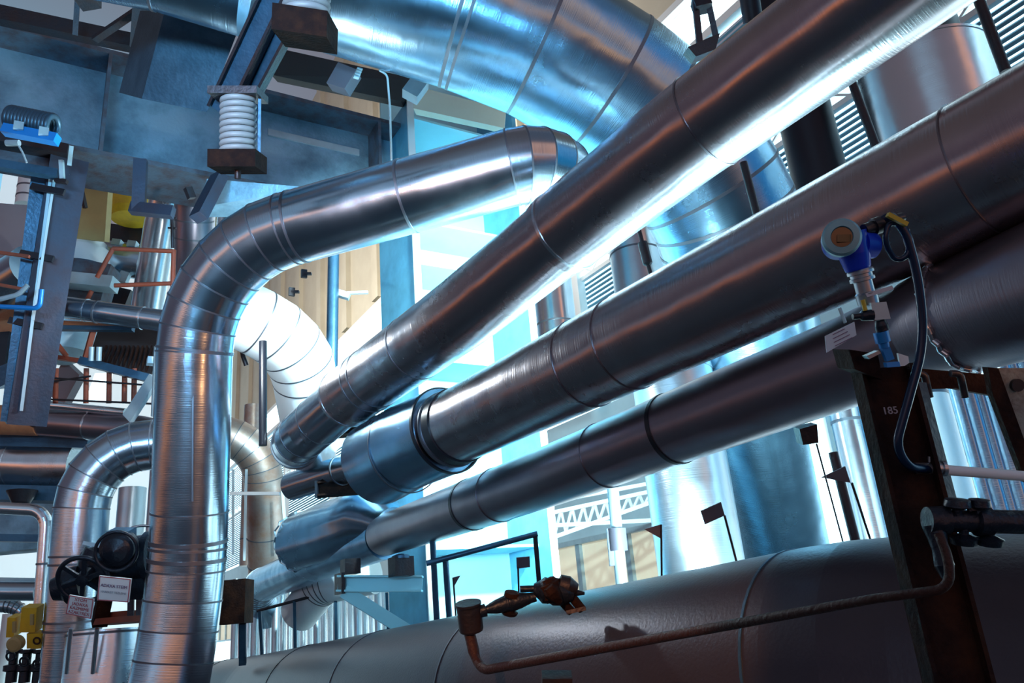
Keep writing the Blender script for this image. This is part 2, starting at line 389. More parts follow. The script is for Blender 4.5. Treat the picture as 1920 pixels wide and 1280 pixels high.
# louvers
g = G(); k = .885
while k > .45:
    if not (.668 < k < .70):
        z = zk(k); g.box((L12, 44, z), .03, 46, .05, ax=V((.7, 0, -.7)), az=V((.7, 0, .7)))
    k -= .0085
lv = g.build('louver_slats', 'louver', w2)
g = G()
for kk in (.672, .70): g.box((L12-.1, 44, zk(kk)), .06, 46, .035 if kk > .68 else .055)
z0, z1 = zk(.675), zk(.697); n = 0; yy = -1.
while yy < 70:
    g.bar((L12-.1, yy, z0), (L12-.1, yy+.5, z1), .05, .05); g.bar((L12-.1, yy+.5, z1), (L12-.1, yy+1, z0), .05, .05); yy += 1
g.build('window_frame', 'white_paint', w2)
g = G()
for yy in (15.6, 22, 29, 36, 44): g.box((L12-.16, yy, (zk(.44)+zk(.9))/2), .12, .14, (zk(.9)-zk(.44))/2)
g.build('mullion', 'white_paint', w2)
g = G()
for yy in (5, 16, 28): g.bar((L12-.3, yy, zk(.62)), (L12-.3, yy+4.5, zk(.50)), .12, .16)
g.build('brace', 'white_paint', w2)
# lower wall panels
struct(wall_band('wall_lower', .11, .215, 5, 90, 'panel_glow', .0, .1))
g = G()
for yy in range(5, 90, 2): g.box((L12-.05, yy, (zk(.11)+zk(.215))/2), .05, .09, (zk(.215)-zk(.11))/2)
g.box((L12-.08, 47, zk(.215)), .08, 43, .06); g.box((L12-.08, 47, zk(.11)), .08, 43, .05)
struct(g.build('trim_3', 'pale_steel'))
# far wall on the left
fw = G().box((4, 62, 12), 8.5, .2, 26).build('wall_far', 'wall_glow'); struct(fw)

FLOOR = -2.3
struct(G().box((0, 25, FLOOR-.1), 40, 45, .1).build('floor', 'floor_concrete'))

# ================================================================== MAIN PIPES
def ext(a, b, t): return V(a)+(V(b)-V(a))*t
# big duct E
pipe('insulated_duct', 'widest bright duct crossing the top and bending down behind the diagonal pipes', 'duct',
     [(250, -172, 7.8), (1015, 66, 8.4), (1264, 248, 8.75), (1359, 397, 8.9), (1474, 960, 10.4), (1520, 1200, 11.2)], 1.6, 'aluminium_blue', T=[.95, .38, .3, 0], n=[2, 1, 1, 1],
     seams=[(870, 60)], sm_w=.03)
# D: vertical pipe with elbows
Dp, Ds = pipe('insulated_pipe', 'shiny standing pipe at left that bends over and rises to the right', 'pipe',
     [(296, 1400, 6.2), (352, 1095, 6.6), (371, 476, 6.75), (1018, 298, 6.3), (1095, 385, 7.0)], .61, 'aluminium', T=[1.05, .84, .25], n=[5, 7, 4],
     seams=[(367, 655), (358, 1010, .03), (356, 1030), (355, 1048, .03), (760, 362), (562, 428)], sm_w=.02)
for (a, b) in (((362, 690), (361, 940)),):
    g = G(); p0 = P(a[0], a[1], 6.43); p1 = P(b[0], b[1], 6.32); g.bar(p0, p1, .012, .012); g.build('lap_seam', 'seam', Dp)
# A
pA = [P(1050, 440, 5.6), P(1650, -5, 4.03)]
topA = ext(pA[0], pA[1], 1.7)
Ap, As = pipe('insulated_pipe', 'uppermost thick diagonal pipe rising to the top right corner, dull and slightly dented', 'pipe',
     [topA, P(1290, 252, 4.82), P(1048, 442, 5.6)], .60, 'aluminium_dull', T=0, gore=False, seams=[(1320, 228, .010, 'seam_soft'), (1053, 438, .02, 'seam_bright')])
sl, _ = path([P(1048, 442, 5.6), P(870, 584, 6.2), P(650, 745, 7.45)], 0, step=.3)
g = G().tube(sl, .285, 48); part = g.build('lower_jacket', 'aluminium_dull', Ap)
for q in ((780, 650), (700, 708), (690, 716)):
    p, t = arc_frame(sl, *q); band(Ap, p, t, .285, .015, 'seam', .004)
band(Ap, P(650, 745, 7.45), (sl[-1]-sl[-2]).normalized(), .285, .03, 'seam_bright', .004)
s2, hd = path([P(650, 745, 7.45), P(548, 832, 8.0), P(592, 850, 10.4)], [.33], 5)
G().tube(s2, .245, 48, True, set(hd)).build('elbow_section', 'aluminium', Ap)
for i in hd[1:]:
    band(Ap, s2[i], (s2[min(i+1, len(s2)-1)]-s2[i-1]).normalized(), .245, .014, 'seam', .004)
p, t = arc_frame(s2, 600, 787); band(Ap, p, t, .245, .012, 'seam', .003)
# B
b0 = P(850, 802, 6.5); b1 = P(1920, 276, 3.18)
Bp, Bs = pipe('insulated_pipe', 'middle diagonal pipe with a fat bluish end sleeve, running behind the blue transmitter', 'pipe',
     [ext(b0, b1, 1.3), b0, P(710, 872, 7.25)], .60, 'aluminium_dull', T=0, gore=False,
     seams=[(1105, 695, .008, 'seam_soft'), (1180, 660, .006, 'seam_soft'), (1850, 310, .006, 'seam_soft')])
p, t = arc_frame(Bs, 862, 797); band(Bp, p, t, .30, .10, 'black_rubber', .012, 'expansion_strap'); band(Bp, p+t*.09, t, .30, .02, 'seam', .02, 'clamp_ring')
f0 = P(708, 868, 7.3); f1 = P(838, 806, 6.62)
g = G().tube([f0, ext(f0, f1, .5)+V((0, 0, .02)), f1], [.385, .375, .365], 48)
fs = g.build('jacket_sleeve', 'aluminium_blue', Bp)
band(fs, ext(f0, f1, .42), (f1-f0).normalized(), .38, .012); band(fs, f1, (f1-f0).normalized(), .362, .03, 'black_rubber', .01)
# small pipe under A end
pipe('insulated_pipe', 'short slim shiny pipe emerging from behind the fat sleeve of the middle diagonal pipe', 'pipe', [(548, 911, 9.4), (700, 862, 8.6)], .33, 'aluminium', T=0, gore=False, seams=[(640, 882)])
# C
Cp, Cs = pipe('insulated_pipe', 'lowest diagonal pipe with dark seams and a torn sleeve, passing behind the rusty post', 'pipe',
     [P(1740, 613, 3.62), P(1610, 670, 3.97), P(1306, 786, 4.85), P(1100, 866, 5.65), P(917, 934, 6.8), P(722, 1003, 8.9)], .45, 'aluminium_lagging', T=0, gore=False,
     seams=[(1265, 800, .03, 'black_rubber'), (887, 945, .04, 'black_rubber'), (1130, 855, .008, 'seam_soft'), (935, 925, .008, 'seam_soft')])
c0 = P(1735, 615, 3.63); c1 = P(1925, 550, 3.2)
g = G().tube([c0, ext(c0, c1, .33), c1, ext(c0, c1, 1.9)], [.235, .25, .262, .28], 48); cj = g.build('end_jacket', 'aluminium_lagging', Cp)
p = ext(c0, c1, .42); gg = G()
tt = (c1-c0).normalized(); nn = tt.cross(Z).normalized(); bb = tt.cross(nn)
pts = []
for k in range(60):
    a = 2*math.pi*k/60; pts.append(p+(nn*math.cos(a)+bb*math.sin(a))*(.258+random.uniform(-.004, .004))+tt*random.uniform(-.009, .009))
for k in range(60): gg.tube([pts[k], pts[(k+1) % 60]], .011+random.random()*.009, 7)
gg.build('weld_bead', 'seam_bright', cj)
# C inner lower end and its jacket
pipe('lower_section', '', 'pipe',
     [(722, 1006, 9.0), (600, 1050, 10.3), (482, 1100, 12.2), (500, 1150, 13.2)], .50, 'aluminium_blue', T=[0, .3], n=5, gore=True, parent=Cp)
j0 = P(568, 1016, 10.5); j1 = P(700, 972, 9.3)
g = G(); prof = []
sm = [j0, ext(j0, j1, .1), ext(j0, j1, .45), ext(j0, j1, .75), j1, P(735, 985, 8.9)]
g.tube(sm, [.385, .375, .385, .37, .365, .20], 40)
for i in range(len(g.v)):          # crumple
    v = g.v[i]; k = math.sin(v.x*9+v.z*13)*.012+math.sin(v.z*31)*.006; g.v[i] = v+V((k, 0, k))
js = g.build('jacket_sleeve', 'aluminium_blue', Cp)
fs['label'] = 'fat bluish sleeve'; js['label'] = 'crumpled shiny sleeve with a ragged torn edge'
tt = (j1-j0).normalized(); nn = tt.cross(Z).normalized(); bb = nn.cross(tt); ring = []
for k in range(36):
    a = 2*math.pi*k/36; ring.append(j0+(nn*math.cos(a)+bb*math.sin(a))*(.39+random.uniform(-.012, .02))+tt*random.uniform(-.08, .03))
g = G()
for k in range(36): g.bar(ring[k], ring[(k+1) % 36], .02, .012, tt)
g.build('torn_edge', 'seam_bright', js)
# H big low pipe
Hs_ = [P(1960, 1286, 3.15), P(1650, 1272, 3.5), P(1330, 1290, 4.2), P(1000, 1306, 5.3), P(720, 1316, 7.1), P(500, 1322, 9.9), P(330, 1328, 12.4)]
Hs_.insert(0, ext(Hs_[0], Hs_[1], -1.2))
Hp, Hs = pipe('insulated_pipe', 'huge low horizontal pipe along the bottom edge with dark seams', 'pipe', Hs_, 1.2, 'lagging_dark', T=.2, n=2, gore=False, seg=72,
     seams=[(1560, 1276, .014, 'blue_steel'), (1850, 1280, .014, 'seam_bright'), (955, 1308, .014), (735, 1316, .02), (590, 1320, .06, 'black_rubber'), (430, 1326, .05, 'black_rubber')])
H_R = .6

# ------------------------------------------------------------------ tall pipes behind
def vpipe(label, x, y, w, D, ytop, m, name='insulated_pipe', cat='pipe', seams=(), ybot=None, group=None, rings=()):
    d = fd(D, w); p = P(x, y, d); top = go(p, Z, y=ytop); bot = V((p.x, p.y, FLOOR)) if p.z < 3.2 and y > 900 else (go(p, -Z, y=ybot) if ybot else p)
    n = max(2, int((top-bot).length/1.5)); s = [bot.lerp(top, i/n) for i in range(n+1)]
    o = tag(G().tube(s, D/2, 40).build(name, m), label, cat, group)
    for yy in seams: band(o, go(p, Z, y=yy), Z, D/2, .03, 'seam', .006)
    return o, p
vpipe('tall shiny standing pipe left of the rectangular tab flag, below the diagonal pipes', 1318, 1085, 163, .90, 600, 'aluminium_far', seams=[700])
vpipe('dark standing pipe between the two upper diagonal pipes, left of the louvered window', 1553, 400, 102, .8, -60, 'dark_pipe')
o, p = vpipe('black wide stack rising out of a silver jacket at upper right', 1790, 330, 168, 1.2, -160, 'dark_pipe', 'flue_stack', 'stack')
vp = P(1775, 300, fd(1.2, 168)*1.0)
d = fd(1.72, 243); q = P(1792, 330, d*1.0)
top = go(q, Z, y=128); s = [q-Z*1.0, q, top]
o = tag(G().tube(s, .86, 48, False).build('pipe_jacket', 'aluminium_bright'), 'wide open-topped silver jacket around the black stack', 'jacket')
band(o, top, Z, .86, .04, 'seam_bright', .01)
vpipe('bright standing pipe just right of the blue column, seen between diagonal pipes', 1052, 700, 78, .75, 500, 'aluminium_bright', seams=[610])
o, p = vpipe('standing pipe behind the thin turnbuckle rod, between the diagonal pipes', 1215, 640, 100, .9, 380, 'aluminium_far', seams=[478, 560])
vpipe('glaring white standing pipe behind the rusty post, right of the hanging hose', 1800, 1040, 105, .5, 600, 'aluminium_white', seams=[745])
vpipe('slim standing pipe with vertical laps just left of the rusty post', 1655, 1080, 64, .33, 640, 'aluminium_bright', seams=[790])
vpipe('slim grey standing pipe right beside the dark strip behind the triangle flag', 1590, 1080, 40, .2, 650, 'aluminium_white')
# wide blue-grey sheeted column at far right
a = P(1905, 1040, 6.5)
g = G(); b = go(a, Z, y=620); a = V((a.x, a.y, FLOOR+.3))
for i in range(9):
    off = R0*(i*.09-.12)+V((0, 0, 0)); g.tube([a+off-Z*.3, b+off+Z*.6], .055+.02*(i % 2), 12)
tag(g.build('sheeted_duct', 'aluminium_blue'), 'ribbed blue-grey sheeted duct at the right edge behind the dark bracket', 'duct')

# ------------------------------------------------------------------ hanger rods
def rod(label, x0, y0, x1, y1, d, r, m='dark_steel', parts=None, name='hanger_rod', cat='rod', group=None, seg=12):
    p = P(x0, y0, d); q = go(p, -Z, y=y1); q2 = P(x1, y1, q.dot(FW) if False else pr(q)[2])
    o = tag(G().tube([p, q2], r, seg).build(name, m), label, cat, group); return o, p, q2
rod('dark hanger rod left of the black stack, in front of the silver jacket edge', 1596, 150, 1646, 285, 6.5, .035)
rod('dark hanger rod at the top right corner in front of the louvers', 1828, -20, 1886, 135, 6.0, .04)
rod('dark hanger rod hanging in front of the curved top duct between diagonal pipes', 1394, 305, 1424, 420, 6.5, .032)
o, p, q = rod('thin black hanger rod with a turnbuckle between the diagonal pipes', 1198, 430, 1228, 545, 7.5, .02)
G().lathe(p.lerp(q, .22), (q-p), [(0, .045), (.22, .045), (.24, .02)], 10).build('turnbuckle', 'dark_steel', o)
rod('thin dark pole above the second diagonal pipe near the short slim pipe', 493, 640, 493, 835, 8.5, .042, 'black_rubber')
rod('long dark strip standing behind the triangle flag left of the rusty post', 1562, 848, 1608, 1030, 5.5, .032, name='support_strip', cat='strip')
# grey pole with collar
o, p, q = rod('grey pole with a clamp collar rising from behind the big low pipe', 1149, 915, 1168, 1120, 7.5, .055, 'pale_steel', name='support_pole', cat='pole')
g = G().lathe(p.lerp(q, .38), q-p, [(0, .085), (.2, .085)], 8); g.build('collar', 'flag_metal', o)
G().bar(p.lerp(q, .38)-RT*.07, p.lerp(q, .72)-RT*.07, .05, .05).build('side_strip', 'flag_metal', o)
# tab flags
def flag(label, pts, wx, wy0, wy1, d, slope=.18, name='tab_flag', col='flag_metal'):
    loc = P(pts[0][0], pts[0][1], d); t = thing(name, label, 'flag', P(wx, wy1, d), 'small sheet metal tab flags on wires')
    G().plate([P(x, y, d) for x, y in pts], FW*.01).build('tab', col, t)
    G().tube([P(wx-slope*(wy1-wy0), wy0, d), P(wx, wy1, d)], .008, 6).build('wire', 'dark_steel', t)
flag('small dark triangle tab flag just right of the grey pole', [(1208, 992), (1240, 983), (1240, 1010)], 1241, 983, 1105, 5.6, .01)
flag('dark rectangular tab flag in front of the tall shiny standing pipe', [(1314, 958), (1352, 941), (1359, 966), (1322, 983)], 1386, 966, 1072, 5.2, .26)
flag('dark triangle tab flag overlapping the long dark strip', [(1540, 895), (1585, 874), (1595, 905)], 1635, 905, 1020, 4.8, .33)
flag('purplish rectangular tab flag in front of the cyan column', [(968, 1045), (993, 1043), (994, 1063), (969, 1066)], 974, 1062, 1150, 6.4, .03)
flag('tiny triangle tab flag left of the rail post in front of the cyan column', [(848, 1083), (863, 1079), (851, 1100)], 856, 1083, 1172, 6.8, .07)
t = thing('hanging_box', 'little dark box hanging under the lowest diagonal pipe left of the rusty post', 'box', P(1518, 830, 4.6))
G().plate([P(1499, 804, 4.45), P(1532, 795, 4.45), P(1535, 830, 4.45), P(1506, 834, 4.45)], FW*.1).build('box_body', 'dark_steel', t)
G().tube([P(1531, 832, 4.22), P(1583, 1025, 4.6)], .005, 6).build('wire', 'dark_steel', t)

# ================================================================== GIRDER, COLUMN
GY = 9.0
def gq(pts, off=0): return [ony(x, y, GY+off) for x, y in pts]
gt = thing('plate_girder', 'big blue-grey steel girder spanning the upper left under the duct', 'girder', ony(400, 300, GY))
zt = ony(205, 100, GY).z; zb = ony(205, 285, GY).z; x0 = ony(-120, 200, GY).x; x1 = ony(752, 250, GY).x
zt2 = ony(505, 165, GY).z; zb2 = ony(490, 345, GY).z
G().box(((x0+x1)/2, GY+.42, (zt+zb)/2), (x1-x0)/2, .02, (zt-zb)/2).build('web', 'girder_paint', gt)
FWd = .42
G().box(((x0+x1)/2, GY+.42, zt+.03), (x1-x0)/2, FWd, .03).build('top_flange', 'girder_edge', gt)
G().box(((x0+x1)/2, GY+.42, zb-.03), (x1-x0)/2, FWd, .03).build('bottom_flange', 'girder_edge', gt)
xs = ony(203, 150, GY).x
G().box((xs, GY+.2, (zt+zb)/2), .02, .2, (zt-zb)/2).build('stiffener', 'girder_edge', gt)
xs = ony(712, 250, GY).x
G().box((xs, GY+.2, (zt+zb)/2), .02, .2, (zt-zb)/2).build('stiffener', 'girder_edge', gt)
xa = ony(500, 300, GY).x; xb = ony(705, 300, GY).x; zm = ony(560, 260, GY+.38).z
G().box(((xa+xb)/2, GY+.395, zm), (xb-xa)/2-.1, .02, .05).build('weld_strip', 'pale_steel', gt)
# gusset plate under the right part
g = G(); pts = [ony(385, 335, GY-.35), ony(520, 352, GY-.35), ony(600, 372, GY-.35), ony(560, 385, GY-.35)]
g.plate([P(388, 335, 8.9), P(590, 352, 8.9), P(640, 385, 9.4), P(395, 385, 8.9)], V((0, .25, -.02))).build('gusset_plate', 'girder_paint', gt)
# underside bracket legs
lt = thing('support_bracket', 'short dark bracket leg under the girder beside the mauve standing pipe', 'bracket', P(400, 370, 8.7))
G().bar(P(412, 330, 8.8), P(372, 408, 8.4), .17, .12).build('leg', 'slate_steel', lt)
G().bar(P(352, 352, 8.8), P(360, 372, 8.8), .06, .08).build('bolt_lug', 'dark_steel', lt)
lb = thing('hanger_bracket', 'dark L-shaped bracket hanging from the girder in front of the yellow drum', 'bracket', P(270, 400, 8.6))
G().bar(P(264, 300, 8.6), P(260, 398, 8.5), .13, .1).build('upright', 'slate_steel', lb)
G().bar(P(246, 390, 8.5), P(325, 398, 8.5), .1, .12).build('arm', 'slate_steel', lb)

# column: cyan H column
xc = onx  # noqa
xl = ony(774, 330, GY-.25).x
ct = thing('steel_column', 'huge cyan painted steel column with horizontal stiffeners in the centre background', 'column', (xl+.9, GY+.5, 0))
xr = ony(1002, 640, GY-.25).x
zlo, zhi = -3, ony(774, 190, GY-.25).z
G().box((xl, GY+.35, (zlo+zhi)/2), .035, .6, (zhi-zlo)/2).build('left_flange', 'cyan_edge', ct)
zr = ony(960, 200, GY).z+1
G().box((xr, GY+.35, (zlo+zr)/2), .035, .6, (zr-zlo)/2).build('right_flange', 'cyan_edge', ct)
G().box(((xl+xr)/2, GY+.85, (zlo+zr)/2), (xr-xl)/2, .02, (zr-zlo)/2).build('web', 'cyan_paint', ct)
for yy in (262, 445, 520, 690, 1030):
    z = ony(860, yy, GY+.3).z; G().box(((xl+xr)/2, GY+.45, z), (xr-xl)/2, .4, .018).build('stiffener', 'cyan_paint', ct)
for xx in (xl-.0, xr):
    G().box((xx, GY-.26, (zlo+zhi)/2), .05, .012, (zhi-zlo)/2).build('edge_bead', 'white_paint', ct)
# beige beam right of girder above column
a = ony(775, 205, GY+1.5); 
g = G(); g.plate([P(775, 160, 10.6), P(948, 205, 11.5), P(945, 240, 11.5), P(775, 203, 10.6)], FW*.3); tag(g.build('crossbeam', 'beige_wall'), 'beige beam crossing above the cyan column under the duct', 'beam')

# long cantilever bracket at bottom of column
bt = thing('column_bracket', 'cyan triangular bracket projecting from the column above the big low pipe', 'bracket', P(780, 1080, 8.9))
dB = 8.7
G().ibeam(P(634, 1094, dB), P(792, 1094, dB), .2, .17, .02).build('top_beam', 'cyan_paint', bt)
G().bar(P(644, 1108, dB), P(775, 1190, dB), .14, .14).build('diagonal_strut', 'cyan_paint', bt)
G().box(P(637, 1094, dB), .02, .12, .11).build('end_plate', 'dark_steel', bt)
t = thing('clamp_block', 'dark clamp block on top of the bracket beside the column', 'clamp', P(752, 1078, 8.6))
G().box(P(752, 1062, 8.6), .11, .1, .1).build('block', 'dark_steel', t); G().lathe(P(752, 1047, 8.6), Z, [(0, .1), (.03, .1), (.05, .04)], 12).build('cap', 'blue_steel', t)
t = thing('pipe_shoe', 'dark pipe shoe between the bracket end and the tapering pipe', 'support', P(655, 1075, 8.8))
G().box(P(657, 1062, 8.8), .09, .08, .08).build('block', 'dark_steel', t)
# shoes: dark crossbeams under A and small pipe
for lab, xa_, ya, d, ww in (('dark reddish support beam under the lower end of the uppermost diagonal pipe', 600, 806, 7.9, .8), ('dark reddish support beam under the short slim pipe', 598, 918, 8.9, .7)):
    p = P(xa_, ya, d); q = p+R0*ww
    t = thing('support_beam', lab, 'beam', p); G().ibeam(p, q, .18, .16, .02).build('beam_section', 'rusty_post', t)
    G().box(p-R0*.01, .015, .09, .09, ax=R0, ay=R0.cross(Z)).build('end_plate', 'black_rubber', t)
# white/grey hall strut between (left of column): dark grey pole with side arms
o, p, q = rod('slate-blue pole with two short side arms left of the column', 626, 440, 622, 700, 10.5, .075, 'blue_steel', name='support_pole', cat='pole', seg=4)
G().bar(P(622, 550, 10.4), P(690, 548, 10.4), .035, .035).build('side_arm', 'pale_steel', o)
G().bar(P(618, 545, 10.4), P(655, 556, 10.4), .1, .08).build('clamp_arm', 'pale_steel', o)
for lab, x_, y_ in (('upper small black hook on the beige wall', 568, 513), ('lower small black hook on the beige wall', 545, 547)):
    t = thing('wall_hook', lab, 'hook', P(x_, y_, 11)); G().bar(P(x_, y_, 11), P(x_+16, y_, 11), .05, .03).build('hook_arm', 'dark_steel', t); G().box(P(x_+2, y_, 11), .04, .02, .06).build('hook_plate', 'dark_steel', t)
t = thing('wall_hook', 'dark hook hanging under the white pipe', 'hook', P(455, 660, 10)); G().tube([P(452, 645, 10), P(456, 668, 10), P(462, 685, 10)], .03, 8).build('hook_arm', 'dark_steel', t); G().box(P(453, 648, 10), .07, .02, .05).build('hook_plate', 'dark_steel', t)

# white elbow pipe behind D
pipe('insulated_pipe', 'glaring white pipe behind the standing pipe bending down at its right end', 'pipe',
     [(380, 556, 9.0), (562, 640, 9.6), (590, 820, 10.6)], .80, 'aluminium_white', T=.55, n=4, sm_w=.01)
# mauve vertical behind D top-left
pipe('insulated_pipe', 'mauve-tinted standing pipe with thin rings left of the bending pipe', 'pipe',
     [(364, 345, 10.6), (364, 520, 10.9), (372, 700, 11.3)], .50, 'aluminium_lagging', T=.3, n=2, seams=[(360, 420), (362, 448)], gore=False)
o, s = vpipe('pale round pipe top visible under the girder gusset', 425, 470, 46, .36, 380, 'aluminium_bright')

# ================================================================== TOP LEFT
# cross pipe on top left
pipe('insulated_pipe', 'blue-shaded horizontal pipe cutting the top left corner above the box duct', 'pipe', [(60, -110, 5.6), (300, -62, 5.75), (462, -12, 5.9)], .62, 'aluminium_blue', T=0, gore=False, seams=[(300, -62)])
# box duct
dpt = 6.5
t = thing('box_hopper', 'dark blue steel box hanging in front of the girder', 'box', P(350, 200, dpt))
G().plate([P(309, 20, dpt), P(449, 50, dpt), P(388, 210, dpt+.1), P(266, 185, dpt+.1)], (P(258, 20, dpt+.55)-P(309, 20, dpt))*.9).build('box_body', 'box_plate', t)
# diagonal channels
for lab, a, b in (('left dark diagonal channel between the two spring hangers', (412, 210), (545, -70)), ('right dark diagonal channel ending above the coil spring', (462, 178), (592, -70)), ):
    p = P(*a, 5.7); q = P(*b, 5.2); t = thing('channel_beam', lab, 'beam', p)
    G().bar(p, q, .16, .02, FW).build('web', 'blue_steel', t); w = (q-p).cross(FW).normalized()
    for k in (-1, 1): G().bar(p+w*k*.075, q+w*k*.075, .02, .09, FW).build('flange', 'dark_steel', t)
def spring(name, label, x0, y0, x1, y1, d, R, n, r, m='white_coil', group=None):
    a = P(x0, y0, d); b = P(x1, y1, d); t = thing(name, label, 'spring', b, group); ax = (b-a).normalized()
    u = ax.cross(FW).normalized(); v = ax.cross(u); pts = []
    for i in range(n*20+1):
        an = 2*math.pi*i/20; pts.append(a.lerp(b, i/(n*20))+(u*math.cos(an)+v*math.sin(an))*R)
    G().tube(pts, r, 10).build('coil', m, t)
    return t, a, b, ax, u
t, a, b, ax, u = spring('spring_hanger', 'pale ten-turn coil spring hanger in front of the girder', 447, 186, 446, 290, 5.6, .105, 9, .021)
G().box(a-ax*.03, .17, .13, .025, ax=RT, ay=ax.cross(RT), az=ax).build('top_plate', 'dark_steel', t)
G().box(b+ax*.05, .165, .13, .06, ax=RT, ay=ax.cross(RT), az=ax).build('bottom_plate', 'rusty_post', t)
G().tube([b, b+ax*.17], .022, 8).build('rod_end', 'dark_steel', t)
G().bar(a+u*.0+RT*.15, b+RT*.15, .02, .04).build('side_bolt', 'blue_steel', t)
t, a, b, ax, u = spring('spring_hanger', 'pale coil spring hanger cut off by the top edge', 578, -70, 574, 34, 5.0, .125, 8, .024)
G().box(b+ax*.07, .17, .15, .08, ax=(RT-UP*.15).normalized(), ay=FW, az=ax).build('bottom_plate', 'rusty_post', t)
# frame bars at top left
def barpx(label, a, b, w, h, m, name='steel_beam', cat='beam', group=None, up=Z):
    p = P(*a); q = P(*b); return tag(G().bar(p, q, w, h, up).build(name, m), label, cat, group)
barpx('dark rail above the girder along the top left', (-30, 22, 8.3), (255, 82, 8.8), .12, .18, 'dark_steel')
barpx('thin dark upright near the top left corner', (146, -10, 8.2), (141, 66, 8.3), .05, .05, 'dark_steel', 'strut', 'strut')
barpx('dark diagonal brace beside the box at the top left', (255, 22, 8.0), (178, 74, 8.2), .07, .05, 'dark_steel', 'strut', 'strut')
barpx('dark post directly left of the hanging box', (270, -20, 7.8), (262, 90, 8.0), .18, .12, 'dark_steel', 'strut', 'strut')
barpx('dark blob of clamps at the very top left', (145, 0, 7.6), (180, -6, 7.6), .2, .1, 'dark_steel', 'clamp', 'clamp')
# brown/black machinery strip under duct
g = G(); g.plate([P(520, 90, 10.5), P(790, 150, 11.2), P(752, 190, 11.2), P(508, 140, 10.5)], FW*.3); tag(g.build('grated_platform', 'grating'), 'black grated platform under the top duct above the girder', 'platform')
t = thing('junction_box', 'small grey box with bolts under the top duct', 'box', P(632, 150, 8.8))
G().plate([P(634, 116, 8.8), P(668, 130, 8.8), P(646, 166, 8.8), P(612, 155, 8.8)], FW*.3).build('box_body', 'flag_metal', t)
for i in range(4): G().box(P(674-i*2, 130+i*5, 8.75), .03, .02, .008).build('bolt', 'pale_steel', t)
barpx('short slate-blue stub at the girder end under the duct', (790, 152, 9.5), (768, 182, 9.4), .16, .2, 'pale_steel', 'beam_stub', 'beam')
g = G(); s, _ = path([P(712, 132, 8.4), P(726, 140, 8.4), P(731, 200, 8.4), P(734, 300, 8.4)], .08); g.tube(s, .012, 8); tag(g.build('cable', 'pale_steel'), 'thin grey cable hanging from the top duct over the girder', 'cable')
# top right bracket on pipe A
t = thing('hanger_bracket', 'dark bracket with two legs standing on the uppermost diagonal pipe', 'bracket', P(1320, 90, 5.6))
G().plate([P(1290, 88, 5.4), P(1330, 70, 5.4), P(1350, 62, 5.4), P(1342, 92, 5.4), P(1305, 106, 5.4)], FW*.15).build('shoe_plate', 'dark_steel', t)
for a, b in (((1302, -10), (1312, 85)), ((1325, -10), (1343, 72))): G().bar(P(*a, 5.5), P(*b, 5.5), .04, .04).build('leg', 'dark_steel', t)
G().bar(P(1300, 12, 5.5), P(1330, 5, 5.5), .1, .09).build('cross_plate', 'dark_steel', t)
g = G().tube([P(1400, -40, 6.5), P(1412, 40, 6.6)], .08, 12); tag(g.build('dark_stub', 'dark_pipe'), 'dark stub at the top edge behind the uppermost diagonal pipe', 'pipe')
# air-dryer like coil device at left
t = thing('coil_heater', 'blue ribbed coil unit on a bracket against the girder at far left', 'heater', P(60, 260, 7.6))
a = P(22, 222, 7.6); b = P(98, 237, 7.6)
g = G(); u = (b-a).normalized()
for i in range(13): g.torus(a.lerp(b, i/12), u, .10, .03, 20, 8)
g.build('ribbed_coil', 'dark_coil', t)
G().bar(P(8, 243, 7.45), P(108, 262, 7.45), .1, .09).build('tray', 'blue_tool', t)
for x_, y_ in ((35, 236), (82, 247)): G().box(P(x_, y_, 7.4), .04, .02, .04).build('foot', 'pale_steel', t)
G().lathe(P(24, 268, 7.4), RT, [(-.06, .03), (.06, .03)], 12).build('lamp_stub', 'white_coil', t)
s, _ = path([P(33, 270, 7.4), P(42, 285, 7.4), P(50, 305, 7.4)], .03); G().tube(s, .01, 6).build('lead', 'white_coil', t)

# ================================================================== LEFT CLUTTER
barpx('dark flat beam below the coil unit at far left', (-20, 262, 8.2), (128, 290, 8.5), .25, .12, 'dark_steel')
barpx('brownish-blue beam at far left just under the girder', (-20, 290, 8.3), (135, 320, 8.6), .2, .22, 'girder_edge')
barpx('bright blue pipe rail under that beam at far left', (-20, 306, 8.0), (108, 327, 8.2), .09, .09, 'blue_steel', 'rail', 'rail')
t = thing('clamp_bracket', 'pale C-shaped clamp at the top of the left steel column', 'clamp', P(125, 330, 8.2))
G().bar(P(134, 274, 8.2), P(130, 310, 8.2), .04, .05).build('jaw', 'pale_steel', t); G().bar(P(115, 300, 8.2), P(117, 335, 8.2), .04, .04).build('jaw', 'pale_steel', t)
G().bar(P(104, 338, 8.2), P(126, 341, 8.2), .05, .04).build('base', 'dark_steel', t)
# left column, two chords
ct2 = thing('steel_column', 'dark lattice-like steel column standing at the left edge', 'column', P(60, 780, 8.6))
G().bar(P(128, 300, 8.6), P(48, 795, 8.4), .36, .3).build('main_section', 'slate_steel', ct2)
G().bar(P(80, 325, 8.5), P(22, 790, 8.3), .2, .12).build('side_channel', 'blue_steel', ct2)
G().bar(P(96, 322, 8.35), P(40, 770, 8.2), .03, .03).build('conduit', 'pale_steel', ct2)
G().bar(P(104, 322, 8.35), P(62, 600, 8.2), .025, .025).build('conduit', 'pale_steel', ct2)
for y_ in (357, 482, 608): 
    x_ = 118-(y_-300)*.165; G().bar(P(x_-50, y_-8, 8.3), P(x_+12, y_+4, 8.3), .03, .07).build('strap', 'dark_steel', ct2)
